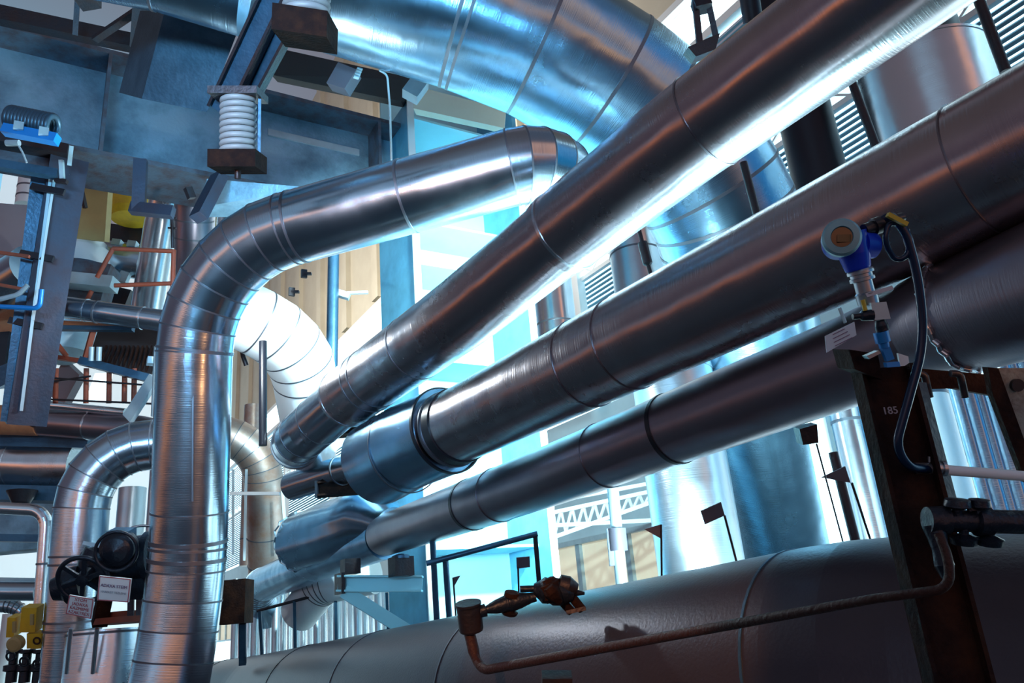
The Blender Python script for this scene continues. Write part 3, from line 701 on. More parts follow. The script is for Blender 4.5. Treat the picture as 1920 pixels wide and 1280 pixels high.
# left far equipment
G_ = G().plate([P(-10, 380, 10.5), P(60, 385, 10.5), P(40, 520, 10.5), P(-10, 520, 10.5)], FW*.8); tag(G_.build('sheet_duct', 'grey_duct'), 'mauve-grey sheet duct at the left edge behind the column', 'duct')
o, _ = vpipe('white standing pipe seen through the gap at upper far left', 48, 385, 36, .35, 300, 'aluminium_white', seams=[352, 370])
o, _ = pipe('insulated_pipe', 'wrinkled foil-covered pipe at the left edge under the sheet duct', 'pipe', [(-40, 560, 10.2), (-10, 545, 10), (62, 500, 9.6)], .55, 'aluminium', T=0, gore=False)
barpx('thin red rail crossing at far left', (-10, 472, 8.1), (55, 481, 8.1), .03, .03, 'red_primer', 'rail', 'rail')
barpx('thin red rail end above the blue rod at far left', (-10, 532, 8.1), (42, 542, 8.1), .03, .03, 'red_primer', 'rail', 'rail')
s, _ = path([P(-10, 563, 8.), P(35, 552, 8.), P(52, 535, 8.)], .05)
tag(G().tube(s, .025, 8).build('conduit', 'pale_steel'), 'pale bent conduit at the left edge', 'conduit')
s, _ = path([P(-10, 574, 8.), P(74, 578, 8.), P(78, 542, 8.)], .06)
tag(G().tube(s, .025, 8).build('conduit', 'blue_tool'), 'blue bent rod ending upward at the left column', 'conduit')
t = thing('equipment_box', 'orange-lit rusty box with a dark opening at the left edge', 'box', P(10, 680, 10.5))
G().box(P(5, 640, 10.6), .28, .2, .5, ax=R0, ay=R0.cross(Z)).build('box_body', 'orange_rust', t)
G().box(P(2, 668, 10.3), .13, .1, .3, ax=R0, ay=R0.cross(Z)).build('opening', 'black_rubber', t)
tag(G().plate([P(-10, 690, 10), P(15, 680, 10), P(30, 690, 10), P(10, 720, 10), P(-10, 730, 10)], FW*.2).build('angle_plate', 'blue_steel'), 'blue angled plate at the left edge below the rusty box', 'plate')
# ochre panel, collar, box beam
p = ony(150, 320, 13)
tag(G().plate([P(150, 318, 12), P(204, 332, 12), P(196, 452, 12), P(122, 445, 12)], FW*.15).build('wall_panel', 'ochre_panel'), 'ochre yellow panel right of the left steel column', 'panel')
tag(G().bar(P(146, 325, 11.8), P(160, 390, 11.8), .05, .05).build('lever_rod', 'dark_steel'), 'thin dark rod leaning on the ochre panel', 'rod')
t = thing('duct_collar', 'curved white duct collar below the ochre panel', 'duct', P(155, 490, 11.8))
G().lathe(P(152, 505, 12.2), Z, [(0, .40), (.28, .40), (.30, .33), (.42, .33), (.44, .30)], 36).build('collar_body', 'aluminium_white', t)
G().lathe(P(152, 505, 12.2), Z, [(-.12, .41), (0, .41)], 36).build('collar_rim', 'blue_steel', t)
barpx('dark blue box beam under the curved white collar', (98, 502, 11.2), (212, 522, 11.2), .35, .28, 'girder_edge')
barpx('pale blue flat beam under the curved white collar', (100, 522, 11), (216, 534, 11), .25, .17, 'pale_steel')
barpx('grey panel beam above the thin silver cross pipe', (95, 552, 11.3), (200, 562, 11.3), .3, .3, 'girder_edge')
tag(G().lathe(P(252, 345, 13), V((.0, .0, -1)), [(0, .34), (.06, .37), (.55, .37), (.65, .30), (.68, 0)], 28).build('drum', 'yellow_paint'), 'bright yellow drum behind the dark L-shaped bracket', 'drum')
o, _ = vpipe('white slim pipe between the ochre panel and the yellow drum', 214, 430, 20, .3, 325, 'aluminium_white', seams=[355, 385])
for i, (x_, y_) in enumerate(((218, 455), (247, 458))): barpx(('left', 'right')[i]+' small pale block in the dark gap under the yellow drum', (x_-6, y_, 12.5), (x_+10, y_+2, 12.5), .12, .1, 'pale_steel', 'block', 'block', None)
barpx('dark horizontal channel behind the red frame rail', (196, 440, 13.2), (290, 452, 13.2), .3, .3, 'dark_steel')
tag(G().tube([P(200, 482, 12.6), P(272, 495, 12.6)], .27, 28).build('pipe_stub', 'aluminium'), 'short silver pipe stub inside the red pipe frame', 'pipe')
for i in range(2): barpx(('left', 'right')[i]+' small pale box under the short silver stub', (203+i*22, 514+i*4, 12.4), (219+i*22, 518+i*4, 12.4), .1, .17, 'pale_steel', 'block', 'block')
barpx('black slatted gap panel under the small pale boxes', (200, 556, 12.6), (246, 566, 12.6), .3, .3, 'dark_steel', 'panel', 'panel')
pipe('insulated_pipe', 'slanting shiny pipe seen through the red pipe frame', 'pipe', [(322, 320, 11.6), (300, 430, 11.8), (272, 600, 12)], .46, 'aluminium_bright', T=0, gore=False)
# red primer frame
t = thing('support_rack', 'red painted tubular frame in front of the slanting shiny pipe', 'frame', P(325, 590, 9.6))
for a, b in (((212, 466), (328, 471)), ((326, 468), (322, 590)), ((212, 466), (182, 520)), ((215, 535), (322, 531)), ((172, 545), (162, 565))): G().tube([P(*a, 9.6), P(*b, 9.6)], .028, 8).build('rail', 'red_primer', t)
t = thing('stem_valve', 'thin black valve rod with cross handles beside the mauve pipe', 'valve', P(322, 470, 9.4))
G().tube([P(322, 400, 9.4), P(324, 465, 9.4)], .02, 8).build('stem', 'dark_steel', t)
for y_ in (408, 427): G().bar(P(315, y_, 9.4), P(330, y_+1, 9.4), .02, .02).build('handle', 'dark_steel', t)
# horizontal pipes left
o, s = pipe('insulated_pipe', 'thin silver cross pipe running into the standing pipe at left', 'pipe', [(78, 570, 8.9), (330, 605, 8.9)], .25, 'aluminium', T=0, gore=False, seams=[(163, 582, .02, 'seam_bright'), (186, 585), (264, 596, .02, 'seam_bright')])
barpx('orange rusty angle bar under the thin silver cross pipe', (86, 606, 9.4), (245, 612, 9.4), .1, .05, 'orange_rust')
barpx('dark steel bar under the orange rusty angle bar', (84, 615, 9.3), (250, 617, 9.3), .08, .05, 'blue_steel')
g = G(); g.lathe(P(125, 600, 11), Z, [(0, .46), (-.1, .47), (-.5, .35), (-.62, .12), (-.64, 0)], 28); tag(g.build('hopper', 'pale_steel'), 'pale grey conical hopper bottom left of the dark grating', 'hopper')
for i, (a, b) in enumerate((((180, 600), (158, 680)), ((75, 665), (160, 678)), ((92, 625), (125, 668)))): barpx(('steep', 'long low', 'short slanting')[i]+' red rusty brace around the hopper', (*a, 9.5), (*b, 9.5), .06, .05, 'red_primer', 'brace', 'brace')
# dark grating
t = thing('grating_platform', 'dark brown grating underside left of the standing pipe', 'platform', P(240, 700, 10))
pl = [P(185, 620, 10.2), P(302, 610, 10.4), P(300, 660, 9.7), P(282, 712, 9.3), P(165, 680, 9.4)]
G().plate(pl, Z*.05).build('deck', 'grating', t)
g = G()
for i in range(11):
    a = P(200+i*8.5, 650, 9.7); b = P(186+i*8.7, 686+i*2, 9.35); g.bar(a, b, .02, .05)
g.build('ribs', 'rusty_post', t)
G().bar(P(150, 676, 9.2), P(290, 712, 9.2), .08, .09).build('edge_beam', 'blue_steel', t)
for i, (x_, y_) in enumerate(((172, 652), (186, 652))): tag(G().tube([P(x_, y_-2, 9), P(x_-1, y_+24, 9)], .03, 8).build('hanger_stub', 'pale_steel'), ('left', 'right')[i]+' short pale hanger stub beside the dark grating', 'hanger')
# handrail under grating
t = thing('handrail', 'thin dark handrail with red posts left of the standing pipe', 'railing', P(160, 750, 9.2))
for a, b in (((40, 704), (292, 723)), ((75, 718), (170, 705)), ((85, 748), (292, 757))): G().tube([P(*a, 9.2), P(*b, 9.2)], .012, 6).build('rail', 'dark_steel', t)
for x_ in (82, 105, 162, 205, 234, 252): G().tube([P(x_, 690, 9.3), P(x_-1, 756, 9.3)], .03, 6).build('post', 'red_primer', t)
g = G(); g.bar(P(290, 708, 8.9), P(240, 785, 8.9), .05, .16); tag(g.build('diagonal_strut', 'pale_steel'), 'pale diagonal strut just left of the standing pipe', 'strut')
g = G(); g.tube([P(296, 650, 8.6), P(290, 780, 8.7)], .04, 8); tag(g.build('conduit', 'pale_steel'), 'pale vertical conduit hugging the standing pipe', 'conduit')
tag(G().box(P(285, 677, 8.8), .05, .05, .04).build('junction_box', 'sign_white'), 'tiny white box beside the standing pipe', 'box')
g = G().lathe(P(60, 730, 9), Z, [(0, .12), (.1, .12), (.1, .09), (.35, .09)], 16); tag(g.build('spring_can', 'pale_steel'), 'pale spring can on the left steel column foot', 'spring')
barpx('pale plate under the spring can', (40, 714, 8.6), (82, 718, 8.6), .12, .1, 'pale_steel', 'plate', 'plate')
barpx('white streaked slanting panel behind the handrail', (108, 750, 11), (140, 690, 11), .1, .5, 'grey_duct', 'panel', 'panel')
g = G().plate([P(178, 700, 14), P(206, 700, 14), P(200, 752, 14), P(160, 752, 14)], FW*.1); struct(g.build('window_4', 'window_glow'))
# brown horizontal pipe
o, s = pipe('insulated_pipe', 'brownish horizontal pipe with a rusted left end at left', 'pipe', [(-30, 788, 9.8), (80, 791, 9.8), (260, 805, 9.6), (345, 822, 9.6)], .34, 'aluminium_lagging', T=0, gore=False, seams=[(166, 798, .02, 'seam_bright')])
s2, _ = path([P(-30, 786, 9.78), P(76, 789, 9.78)], 0); G().tube(s2, .182, 36).build('rusty_section', 'orange_rust', o)
G().torus(P(62, 790, 9.62), FW, .05, .02).build('rust_patch', 'rust_pipe', o)
pipe('insulated_pipe', 'thin silver pipe lying on the brownish horizontal pipe', 'pipe', [(52, 755, 9.7), (235, 773, 9.6)], .1, 'aluminium_bright', T=0, gore=False)
barpx('blue flat beam below the brownish horizontal pipe', (-10, 825, 10), (170, 829, 9.8), .12, .16, 'blue_steel')
# blue large pipe
o, s = pipe('insulated_pipe', 'wide pale blue horizontal pipe at the left edge', 'pipe', [(-40, 868, 10.2), (155, 872, 10)], .62, 'aluminium_bright', T=0, gore=False, seams=[(18, 869, .03, 'seam_bright'), (32, 869, .03, 'seam_bright')])
# inverted U pipe (left leg, right leg)
Lp, _ = pipe('insulated_pipe', 'copper-tinted pipe bending from horizontal down to the ground left of the standing pipe', 'pipe',
     [(420, 833, 8.2), (162, 833, 7.9), (126, 1320, 7.4)], .5, 'aluminium', T=.62, n=6, seams=[(158, 1040), (156, 1056), (143, 1160), (141, 1175)])
Rp, _ = pipe('insulated_pipe', 'copper-tinted pipe bending down just right of the standing pipe', 'pipe',
     [(300, 815, 13.4), (490, 815, 13.6), (508, 1200, 14)], .655, 'aluminium_rusty', T=.75, n=7, seams=[(503, 1000), (505, 1060)], seg=36)
vpipe('mauve striped standing pipe left of the bending copper pipe', 466, 1060, 34, .4, 760, 'aluminium_rusty', seams=[1010])
vpipe('far mauve pipe right of the black pole under the white pipe', 549, 790, 46, .5, 660, 'aluminium_lagging')
# white window-ish frame beyond
t = thing('support_rack', 'white thin frame behind the copper-tinted bend', 'frame', P(450, 1000, 14))
for a, b in (((432, 925), (525, 925)), ((462, 880), (458, 1050)), ((530, 920), (536, 1010)), ((437, 880), (437, 1040))): G().bar(P(*a, 9.9 if a[1] == 925 else 13), P(*b, 9.9 if a[1] == 925 else 13), .04, .04).build('rail', 'white_paint', t)
# centre-left bits: sheeted wall of small vertical tubes at bottom
n = 0
for x_ in range(432, 780, 13):
    w_ = 11+(n*5) % 4
    p = P(x_+6, 1240, 12.5+(n % 3)*.5); q = go(p, Z, y=1085); p = V((p.x, p.y, FLOOR))
    tag(G().tube([p, q], w_*12.8/FPX/2*1.2, 14).build('small_tube', 'aluminium_bright' if n % 3 else 'aluminium_far'), 'slim upright tube in the row of tubes behind the big low pipe', 'tube', 'row of slim upright tubes behind the low pipe'); n += 1
pipe('insulated_pipe', 'pale conical duct above the row of slim tubes', 'pipe', [(560, 1150, 11.5), (605, 1095, 11.2), (700, 1075, 11)], .55, 'aluminium_white', T=.1, n=3)
t = thing('handrail', 'dark handrail with posts in front of the row of slim tubes', 'railing', P(560, 1220, 9.5))
for a, b in (((482, 1145), (640, 1103)),): G().tube([P(*a, 11), P(*b, 11)], .02, 8).build('rail', 'dark_steel', t)
for a, b in (((487, 1145), (492, 1236)), ((552, 1126), (554, 1222)), ((629, 1105), (631, 1212)), ((725, 1110), (728, 1192))): G().bar(P(*a, 11), P(*b, 11), .04, .04).build('post', 'blue_steel', t)
t = thing('bollard', 'brown box on a dark post right of the standing pipe', 'post', P(455, 1240, 9.2))
G().box(P(440, 1128, 9.2), .17, .15, .24, ax=R0, ay=R0.cross(Z)).build('box_body', 'rusty_post', t)
G().bar(P(455, 1168, 9.2), P(455, 1245, 9.2), .08, .08).build('post', 'blue_steel', t)
# rail on column
t = thing('handrail', 'slate handrail with two posts in front of the cyan column', 'railing', P(1008, 1120, 7.6))
G().tube([P(800, 1056, 7.6), P(1008, 1000, 7.6)], .028, 10).build('top_rail', 'blue_steel', t)
G().bar(P(1003, 999, 7.6), P(1014, 1130, 7.6), .045, .045).build('post', 'dark_steel', t)
for x_, y_ in ((812, 1052), (836, 1046)): G().tube([P(x_-1, y_-40 if x_ < 820 else y_, 7.7), P(x_+8, 1180, 7.7)], .03, 10).build('post', 'blue_steel', t)
# distant roof truss behind, below lowest pipe
t = thing('roof_truss', 'white lattice roof truss far behind below the lowest diagonal pipe', 'truss', P(1130, 980, 15))
g = G(); ch = [((1035, 1008), (1225, 940)), ((1040, 960), (1225, 920)), ((1035, 985), (1225, 975)), ((1035, 940), (1225, 905))]
for a, b in ch: g.bar(P(*a, 15), P(*b, 15), .07, .07)
g.build('chords', 'white_paint', t); g = G()
for i in range(9): g.bar(P(1040+i*21, 1003-i*7, 15), P(1052+i*21, 955-i*4, 15), .04, .04); g.bar(P(1052+i*21, 955-i*4, 15), P(1061+i*21, 998-i*7, 15), .04, .04)
g.build('diagonals', 'white_paint', t)

# ================================================================== VALVE STATION LEFT BOTTOM
dv = 6.9
t = thing('gate_valve', 'dark blue-black motorised valve with two handwheels in front of the copper-tinted pipe', 'valve', P(200, 1120, dv))
q = G().lathe(P(215, 1050, dv+.1), (RT+UP*.12), [(-.25, .13), (-.05, .17), (.1, .19), (.28, .19), (.30, .22), (.36, .22), (.36, .16)], 28).build('gearbox', 'valve_iron', t)
G().tube([P(195, 1040, dv), P(178, 1068, dv-.05), P(160, 1090, dv-.1)], [.17, .16, .10], 24).build('neck', 'valve_iron', t)
G().box(P(228, 1014, dv-.1), .09, .08, .10, ax=RT, ay=FW, az=UP).build('motor_box', 'blue_steel', t)
G().lathe(P(218, 1030, dv-.25), (-FW+RT*.1), [(-.15, .13), (0, .14), (.03, .10), (.05, .05), (.07, 0)], 28).build('motor_cap', 'valve_iron', t)
G().torus(P(218, 1033, dv-.34), (-FW+RT*.25), .16, .014).build('handwheel', 'valve_iron', t)
hw = G(); c = P(156, 1086, dv-.3); ax = (-FW-UP*.25+RT*.1).normalized(); hw.torus(c, ax, .20, .02, 40, 10)
u = ax.cross(Z).normalized(); v = ax.cross(u)
for k in range(3): an = k*math.pi/3+.3; dd = u*math.cos(an)+v*math.sin(an); hw.bar(c-dd*.19, c+dd*.19, .035, .02, ax)
hw.lathe(c, ax, [(-.25, .05), (-.02, .06), (.03, .05), (.04, .0)], 16); hw.build('handwheel', 'valve_iron', t)
G().lathe(P(128, 1098, dv-.15), (-RT-UP*.2-FW*.3), [(-.1, .15), (.02, .15), (.05, .11), (.12, .09), (.13, .0)], 24).build('end_cover', 'valve_iron', t)
G().bar(P(160, 1018, dv), P(200, 1026, dv), .1, .03).build('pointer_plate', 'pale_steel', t)
G().box(P(262, 1085, dv+.1), .12, .1, .15, ax=RT, ay=FW, az=UP).build('housing', 'valve_iron', t)
s, _ = path([P(235, 1004, dv), P(243, 990, dv), P(262, 985, dv), P(292, 986, dv)], .05); G().tube(s, .012, 8).build('conduit', 'seam_bright', t)
G().bar(P(200, 1100, dv), P(186, 1170, dv+.05), .12, .1).build('yoke', 'rusty_post', t)
for x_ in (246, 262): G().bar(P(x_, 1105, dv+.05), P(x_-1, 1160, dv+.05), .05, .05).build('yoke_leg', 'girder_edge', t)
t = thing('valve_flange', 'dark red rusty flange on the ribbed silver jacket', 'flange', P(230, 1165, dv))
G().lathe(P(236, 1168, dv+.15), Z, [(0, .27), (.05, .27), (.05, .15), (.1, .15)], 28).build('flange_disc', 'red_primer', t)
g = G(); p = P(198, 1290, dv+.2); q = go(p, Z, y=1180); s = [p, q]
g.tube(s, .36, 40); o = tag(g.build('jacket_drum', 'aluminium_bright'), 'ribbed silver jacket drum under the red flange', 'jacket')
for x_ in (133, 182): G().tube([P(x_, 1178, dv-.14), P(x_-8, 1262, dv-.14)], .018, 8).build('rib', 'seam_bright', o)
band(o, go(p, Z, y=1186), Z, .36, .02)
def text_on(par, txt, p, r, u, size, m, ext_=.0015):
    cu = bpy.data.curves.new('lettering', 'FONT'); cu.body = txt; cu.size = size; cu.align_x = 'CENTER'; cu.align_y = 'CENTER'; cu.extrude = ext_
    o = bpy.data.objects.new('lettering_curve', cu); C.objects.link(o)
    dg = bpy.context.evaluated_depsgraph_get(); me = bpy.data.meshes.new_from_object(o.evaluated_get(dg)); bpy.data.objects.remove(o)
    n = r.cross(u); M = Matrix(((r.x, u.x, n.x, p.x), (r.y, u.y, n.y, p.y), (r.z, u.z, n.z, p.z), (0, 0, 0, 1))); 
    me.transform(Matrix.Translation(-ORG[par.name_full]) @ M)
    me.materials.clear(); me.materials.append(MATS[m]); q = bpy.data.objects.new('lettering', me); C.objects.link(q); q.parent = par; ORG[q.name_full] = ORG[par.name_full]
def sign(label, cs, d, lines, rim='sign_red'):
    pts = [P(x, y, d) for x, y in cs]; c = sum(pts, V())/4; r = (pts[1]-pts[0]).normalized(); nn_ = -FW; u = (pts[0]-pts[3]); u = (u-r*u.dot(r)).normalized()
    t = thing('sign_board', label, 'sign', (pts[2]+pts[3])/2)
    G().plate(pts, FW*.015).build('board', 'sign_white', t)
    g = G()
    for i in range(4): a = pts[i].lerp(c, .05)-FW*.002; b = pts[(i+1) % 4].lerp(c, .05)-FW*.002; g.bar(a, b, .006, .004, FW)
    g.build('border', rim, t)
    for tx, fx, sz, m in lines: text_on(t, tx, c+u*fx-FW*.006, r, u, sz, m)
sign('larger white sign board with two lines hanging on the valve', [(186, 1079), (246, 1085), (241, 1129), (182, 1125)], 6.4, [('ADAXA STEIM', .025, .034, 'sign_ink'), ('HAREKET TEZLEME', -.025, .024, 'sign_ink_pale')])
sign('smaller white sign board with four lines below the handwheel', [(130, 1115), (176, 1123), (171, 1160), (123, 1150)], 6.3, [('XTOM', .052, .034, 'sign_red'), ('JADAXA', .018, .034, 'sign_red'), ('KAZMEME', -.016, .034, 'sign_red'), ('AZAKTREX', -.05, .034, 'sign_red')])
# silver bent pipe at far left, blue pipes, yellow fittings
pipe('insulated_pipe', 'slim silver pipe bending down at the far left', 'pipe', [(-40, 950, 8.2), (88, 957, 8.2), (70, 1215, 7.9)], .125, 'aluminium_bright', T=.16, n=6, gore=False, seams=[(85, 1050)])
pipe('insulated_pipe', 'blue horizontal pipe at the far left edge', 'pipe', [(-40, 1107, 8.6), (72, 1108, 8.6)], .2, 'aluminium', T=0, gore=False)
pipe('insulated_pipe', 'blue bend with shiny standing leg at the lower left corner', 'pipe', [(70, 1180, 9), (30, 1135, 9), (-40, 1135, 9)], .15, 'aluminium', T=.1, n=4)
barpx('teal horizontal beam at the far left behind the slim silver pipe', (-20, 1008, 8.9), (112, 1010, 8.9), .12, .08, 'blue_steel')
barpx('pale flat rail above the blue horizontal pipe', (-20, 1088, 8.9), (100, 1090, 8.9), .08, .07, 'pale_steel', 'rail', 'rail')
tag(G().box(P(50, 985, 11), .5, .2, .35, ax=R0, ay=R0.cross(Z)).build('cabinet', 'girder_paint'), 'blue-grey cabinet behind the slim silver pipe', 'cabinet')
barpx('dark horizontal strip under the wide pale blue pipe', (-20, 925, 9.8), (125, 928, 9.8), .3, .18, 'blue_steel')
t = thing('pipe_support', 'dark hopper-shaped support under the wide pale blue pipe', 'support', P(42, 945, 9.4)); G().lathe(P(42, 920, 9.5), -Z, [(0, .17), (.14, .1), (.2, .04), (.28, .04)], 16).build('cone', 'dark_steel', t)
vpipe('blue-shaded round vessel between the two left standing pipes', 240, 1030, 50, .5, 915, 'aluminium_far', 'vessel', 'vessel')
vpipe('narrow blue-lit standing pipe just left of the shiny standing pipe', 280, 1060, 22, .2, 870, 'aluminium_far')
vpipe('white standing vessel at the lower left corner', 8, 1280, 34, .4, 1150, 'aluminium_white', 'vessel', 'vessel')
for i, (x_, y_, w_, h_, l_) in enumerate(((60, 1158, .10, .15, 'larger yellow box with a handle mark on the slim silver pipe'), (27, 1172, .05, .12, 'narrow yellow box left of the larger yellow box'))):
    t = thing('valve_actuator', l_, 'actuator', P(x_, y_+20, 7.5)); G().box(P(x_, y_, 7.5), w_/1.4, .06, h_/1.3, ax=RT, ay=FW, az=(UP+RT*.08).normalized()).build('housing', 'yellow_paint', t)
    G().box(P(x_, y_+3, 7.43), .015, .01, .05, ax=RT, ay=FW, az=UP).build('marking', 'ochre_panel', t)
t = thing('pressure_gauge', 'yellow round fitting under the larger yellow box', 'gauge', P(72, 1210, 7.5)); G().box(P(70, 1198, 7.5), .07, .05, .07, ax=RT, ay=FW, az=UP).build('housing', 'yellow_paint', t); G().torus(P(69, 1201, 7.43), FW, .03, .008, 20, 8).build('dial_rim', 'rust_pipe', t)
t = thing('small_tap', 'yellow-brown knob on the small valve at lower left', 'knob', P(28, 1215, 7.5)); G().lathe(P(28, 1207, 7.4), -FW, [(-.05, .07), (.02, .07), (.03, .05), (.03, 0)], 20).build('knob_body', 'ochre_panel', t)
for i, (x_, y_, l_) in enumerate(((20, 1230, 'left'), (45, 1240, 'middle'), (70, 1245, 'right'))):
    t = thing('small_valve', l_+' of the small dark valves in the lower left corner', 'valve', P(x_, 1270, 7.6)); G().lathe(P(x_, 1280, 7.6), Z, [(0, .05), (.1, .05), (.11, .08), (.16, .08), (.17, .04), (.26, .04), (.27, .07), (.3, .07)], 16).build('valve_body', 'valve_iron', t)
    G().torus(P(x_, y_, 7.5), -FW, .04, .01, 16, 8).build('handwheel', 'valve_iron', t)

# ================================================================== RIGHT FOREGROUND: POST, TRANSMITTER
dP = 2.35
t = thing('steel_post', 'dark rusty steel post in the right foreground with a chalked number', 'post', P(1780, 1300, dP))
top = P(1653, 690, dP); bot = go(top, -Z, y=1420)
sd = RT.copy(); sd.z = 0; sd.normalize(); fz = Z.cross(sd)
def postbox(cx, cz0, cz1, hx, hy, off=V((0, 0, 0))): return G().box(V((cx.x, cx.y, (cz0+cz1)/2))+off, hx, hy, (cz1-cz0)/2, ax=sd, ay=fz)
H2 = .5*92/FPX*dP
postbox(top, bot.z, top.z, H2, .006).build('web', 'rusty_post', t)
for k in (-1, 1): postbox(top, bot.z, top.z, .006, .035, sd*(k*H2)).build('flange', 'rusty_post', t)
G().plate([P(1592, 655, dP-.08), P(1646, 663, dP-.08), P(1655, 712, dP-.08), P(1603, 692, dP-.08)], FW*.12).build('cap_plate', 'rusty_post', t)
text_on(t, '185', P(1669, 770, dP-.10), sd, Z, .03, 'chalk')
# second post member at the right of it
g = G(); p = P(1715, 720, dP+.25); g.bar(p, go(p, -Z, y=960), .05, .05); tag(g.build('side_stanchion', 'dark_steel'), 'slim dark stanchion right behind the rusty post', 'post')
# crossbar
t = thing('crossbar', 'dark channel crossbar right of the rusty post with two hooked bolts', 'beam', P(1800, 730, 2.7))
G().plate([P(1718, 690, 2.7), P(1800, 697, 2.7), P(1885, 705, 2.7), P(1880, 745, 2.7), P(1790, 728, 2.7), P(1718, 730, 2.7)], FW*.1).build('channel', 'rusty_post', t)
for x_ in (1733, 1800):
    s, _ = path([P(x_-18, 700, 2.62), P(x_, 700, 2.62), P(x_+10, 745, 2.62)], .02); G().tube(s, .012, 8).build('hooked_bolt', 'dark_steel', t)
t = thing('leaning_bracket', 'corroded plate bracket with a round hole at the right edge', 'bracket', P(1910, 850, 2.5))
G().plate([P(1868, 690, 2.5), P(1925, 690, 2.5), P(1990, 850, 2.5), P(1935, 880, 2.5), P(1880, 725, 2.5)], FW*.02).build('plate', 'corroded_plate', t)
G().plate([P(1852, 688, 2.47), P(1872, 690, 2.47), P(1950, 905, 2.47), P(1925, 905, 2.47), P(1862, 740, 2.47)], FW*.03).build('edge_channel', 'rusty_post', t)
G().lathe(P(1908, 722, 2.49), -FW, [(-.01, .02), (.004, .02)], 20).build('hole', 'black_rubber', t)

# transmitter
dT = 2.2
axT = (P(1604, 430, dT)-P(1640, 570, dT)).normalized()     # upwards axis
t = thing('pressure_transmitter', 'blue pressure transmitter with a round display above the rusty post', 'transmitter', P(1650, 640, dT))
c = P(1577, 447, dT-.02); axh = (-FW*.9-RT*.30+UP*.02).normalized()
G().lathe(c, -axh, [(-.02, .046), (.0, .050), (.04, .050), (.05, .045), (.13, .044), (.14, .04), (.14, 0)], 40).build('housing', 'blue_enamel', t)
G().lathe(c+axh*.0, axh, [(-.005, .051), (.026, .051), (.034, .045), (.036, .029), (.028, .027)], 40, False).build('cover_ring', 'blue_enamel_pale', t)
G().lathe(c+axh*.03, axh, [(-.01, .029), (-.003, .029)], 32).build('window_lens', 'lens_dark', t)
G().box(c+axh*.033-UP*.004+RT*.006, .019, .01, .002, ax=RT, ay=UP, az=axh).build('display', 'display', t)
nk = P(1600, 470, dT+.02)
G().lathe(nk+axT*.01, -axT, [(-.04, .046), (.02, .042), (.06, .035), (.065, .033)], 28).build('neck', 'blue_enamel', t)
n0 = P(1612, 505, dT+.02)
G().lathe(n0, -axT, [(0, .033), (.005, .036), (.012, .036), (.014, .030), (.022, .030), (.024, .034), (.032, .034), (.034, .025), (.065, .025), (.07, .03), (.10, .028)], 28).build('threaded_collar', 'steel_fitting', t)
G().bar(P(1622, 556, dT), P(1672, 541, dT), .02, .012).build('clip_plate', 'steel_fitting', t)
G().lathe(P(1620, 432, dT+.02), (RT+UP*.35+FW*.2), [(.0, .018), (.03, .018), (.03, .024), (.055, .024), (.055, .016), (.11, .014), (.13, .012)], 20).build('cable_gland', 'black_rubber', t)
G().lathe(P(1628, 460, dT+.03), (RT*.9+FW*.3), [(-.03, .04), (.015, .036), (.02, 0)], 24).build('side_cover', 'blue_enamel', t)
# manifold
t = thing('instrument_manifold', 'steel valve block with side tap under the blue transmitter', 'valve', P(1650, 640, dT))
G().lathe(P(1635, 555, dT+.01), -axT, [(0, .014), (.035, .014)], 12).build('nipple', 'steel_fitting', t)
G().box(P(1645, 583, dT), .022, .02, .024, ax=sd, ay=FW, az=axT).build('valve_block', 'pale_steel', t)
G().lathe(P(1636, 590, dT-.01), (-RT-UP*.1), [(0, .016), (.03, .014), (.035, .008), (.055, .008)], 14).build('side_tap', 'valve_iron', t)
G().bar(P(1574, 577, dT-.01), P(1585, 605, dT-.01), .006, .012).build('tap_handle', 'pale_steel', t)
G().lathe(P(1620, 572, dT-.02), axT, [(-.015, .006), (.015, .006)], 10).build('yellow_cap', 'yellow_tag', t)
G().lathe(P(1650, 600, dT), -axT, [(0, .013), (.015, .018), (.03, .018), (.032, .012), (.04, .012)], 8).build('union_nut', 'valve_iron', t)
t = thing('wrench_fitting', 'bright blue fitting below the valve block touching the post', 'fitting', P(1668, 680, dT))
G().lathe(P(1651, 622, dT), -axT, [(0, .02), (.03, .02), (.032, .014), (.045, .014)], 6).build('hex_nut', 'blue_tool', t)
G().bar(P(1656, 643, dT), P(1668, 675, dT), .022, .015, FW).build('stem', 'blue_tool', t)
G().box(P(1672, 683, dT), .018, .01, .007, ax=sd, ay=FW, az=Z).build('foot', 'blue_tool', t)
G_ = G().plate([P(1625, 667, dT), P(1648, 657, dT), P(1652, 662, dT), P(1630, 673, dT)], FW*.03); tag(G_.build('clip', 'steel_fitting'), 'small shiny clip on the rusty post top', 'clip')
G_ = G().plate([P(1684, 662, dT+.2), P(1703, 668, dT+.2), P(1708, 700, dT+.2), P(1700, 742, dT+.2)], FW*.01); tag(G_.build('loose_strip', 'sign_white'), 'pale curled strip hanging right of the post top', 'strip')
# hanging tag
t = thing('instrument_tag', 'pale rectangular tag plate hanging left of the valve block', 'tag', P(1575, 640, 2.15))
cs = [(1547, 630), (1602, 603), (1606, 628), (1550, 661)]
pts = [P(x, y, 2.15) for x, y in cs]; G().plate(pts, FW*.003).build('plate', 'tag_paper', t)
G().bar(P(1585, 603, 2.16), P(1574, 577, 2.17), .006, .003).build('strap', 'pale_steel', t)
r = (pts[1]-pts[0]).normalized(); u = r.cross(FW)*-1; u = (pts[0]-pts[3]); u = (u-r*u.dot(r)).normalized(); c = sum(pts, V())/4
g = G()
for k in range(4):
    a = c+u*(.014-.010*k); L_ = (.018, .022, .024, .026)[k]; g.bar(a-r*L_-FW*.002, a+r*L_-FW*.002, .0018, .001, FW)
g.build('printed_lines', 'sign_ink', t)
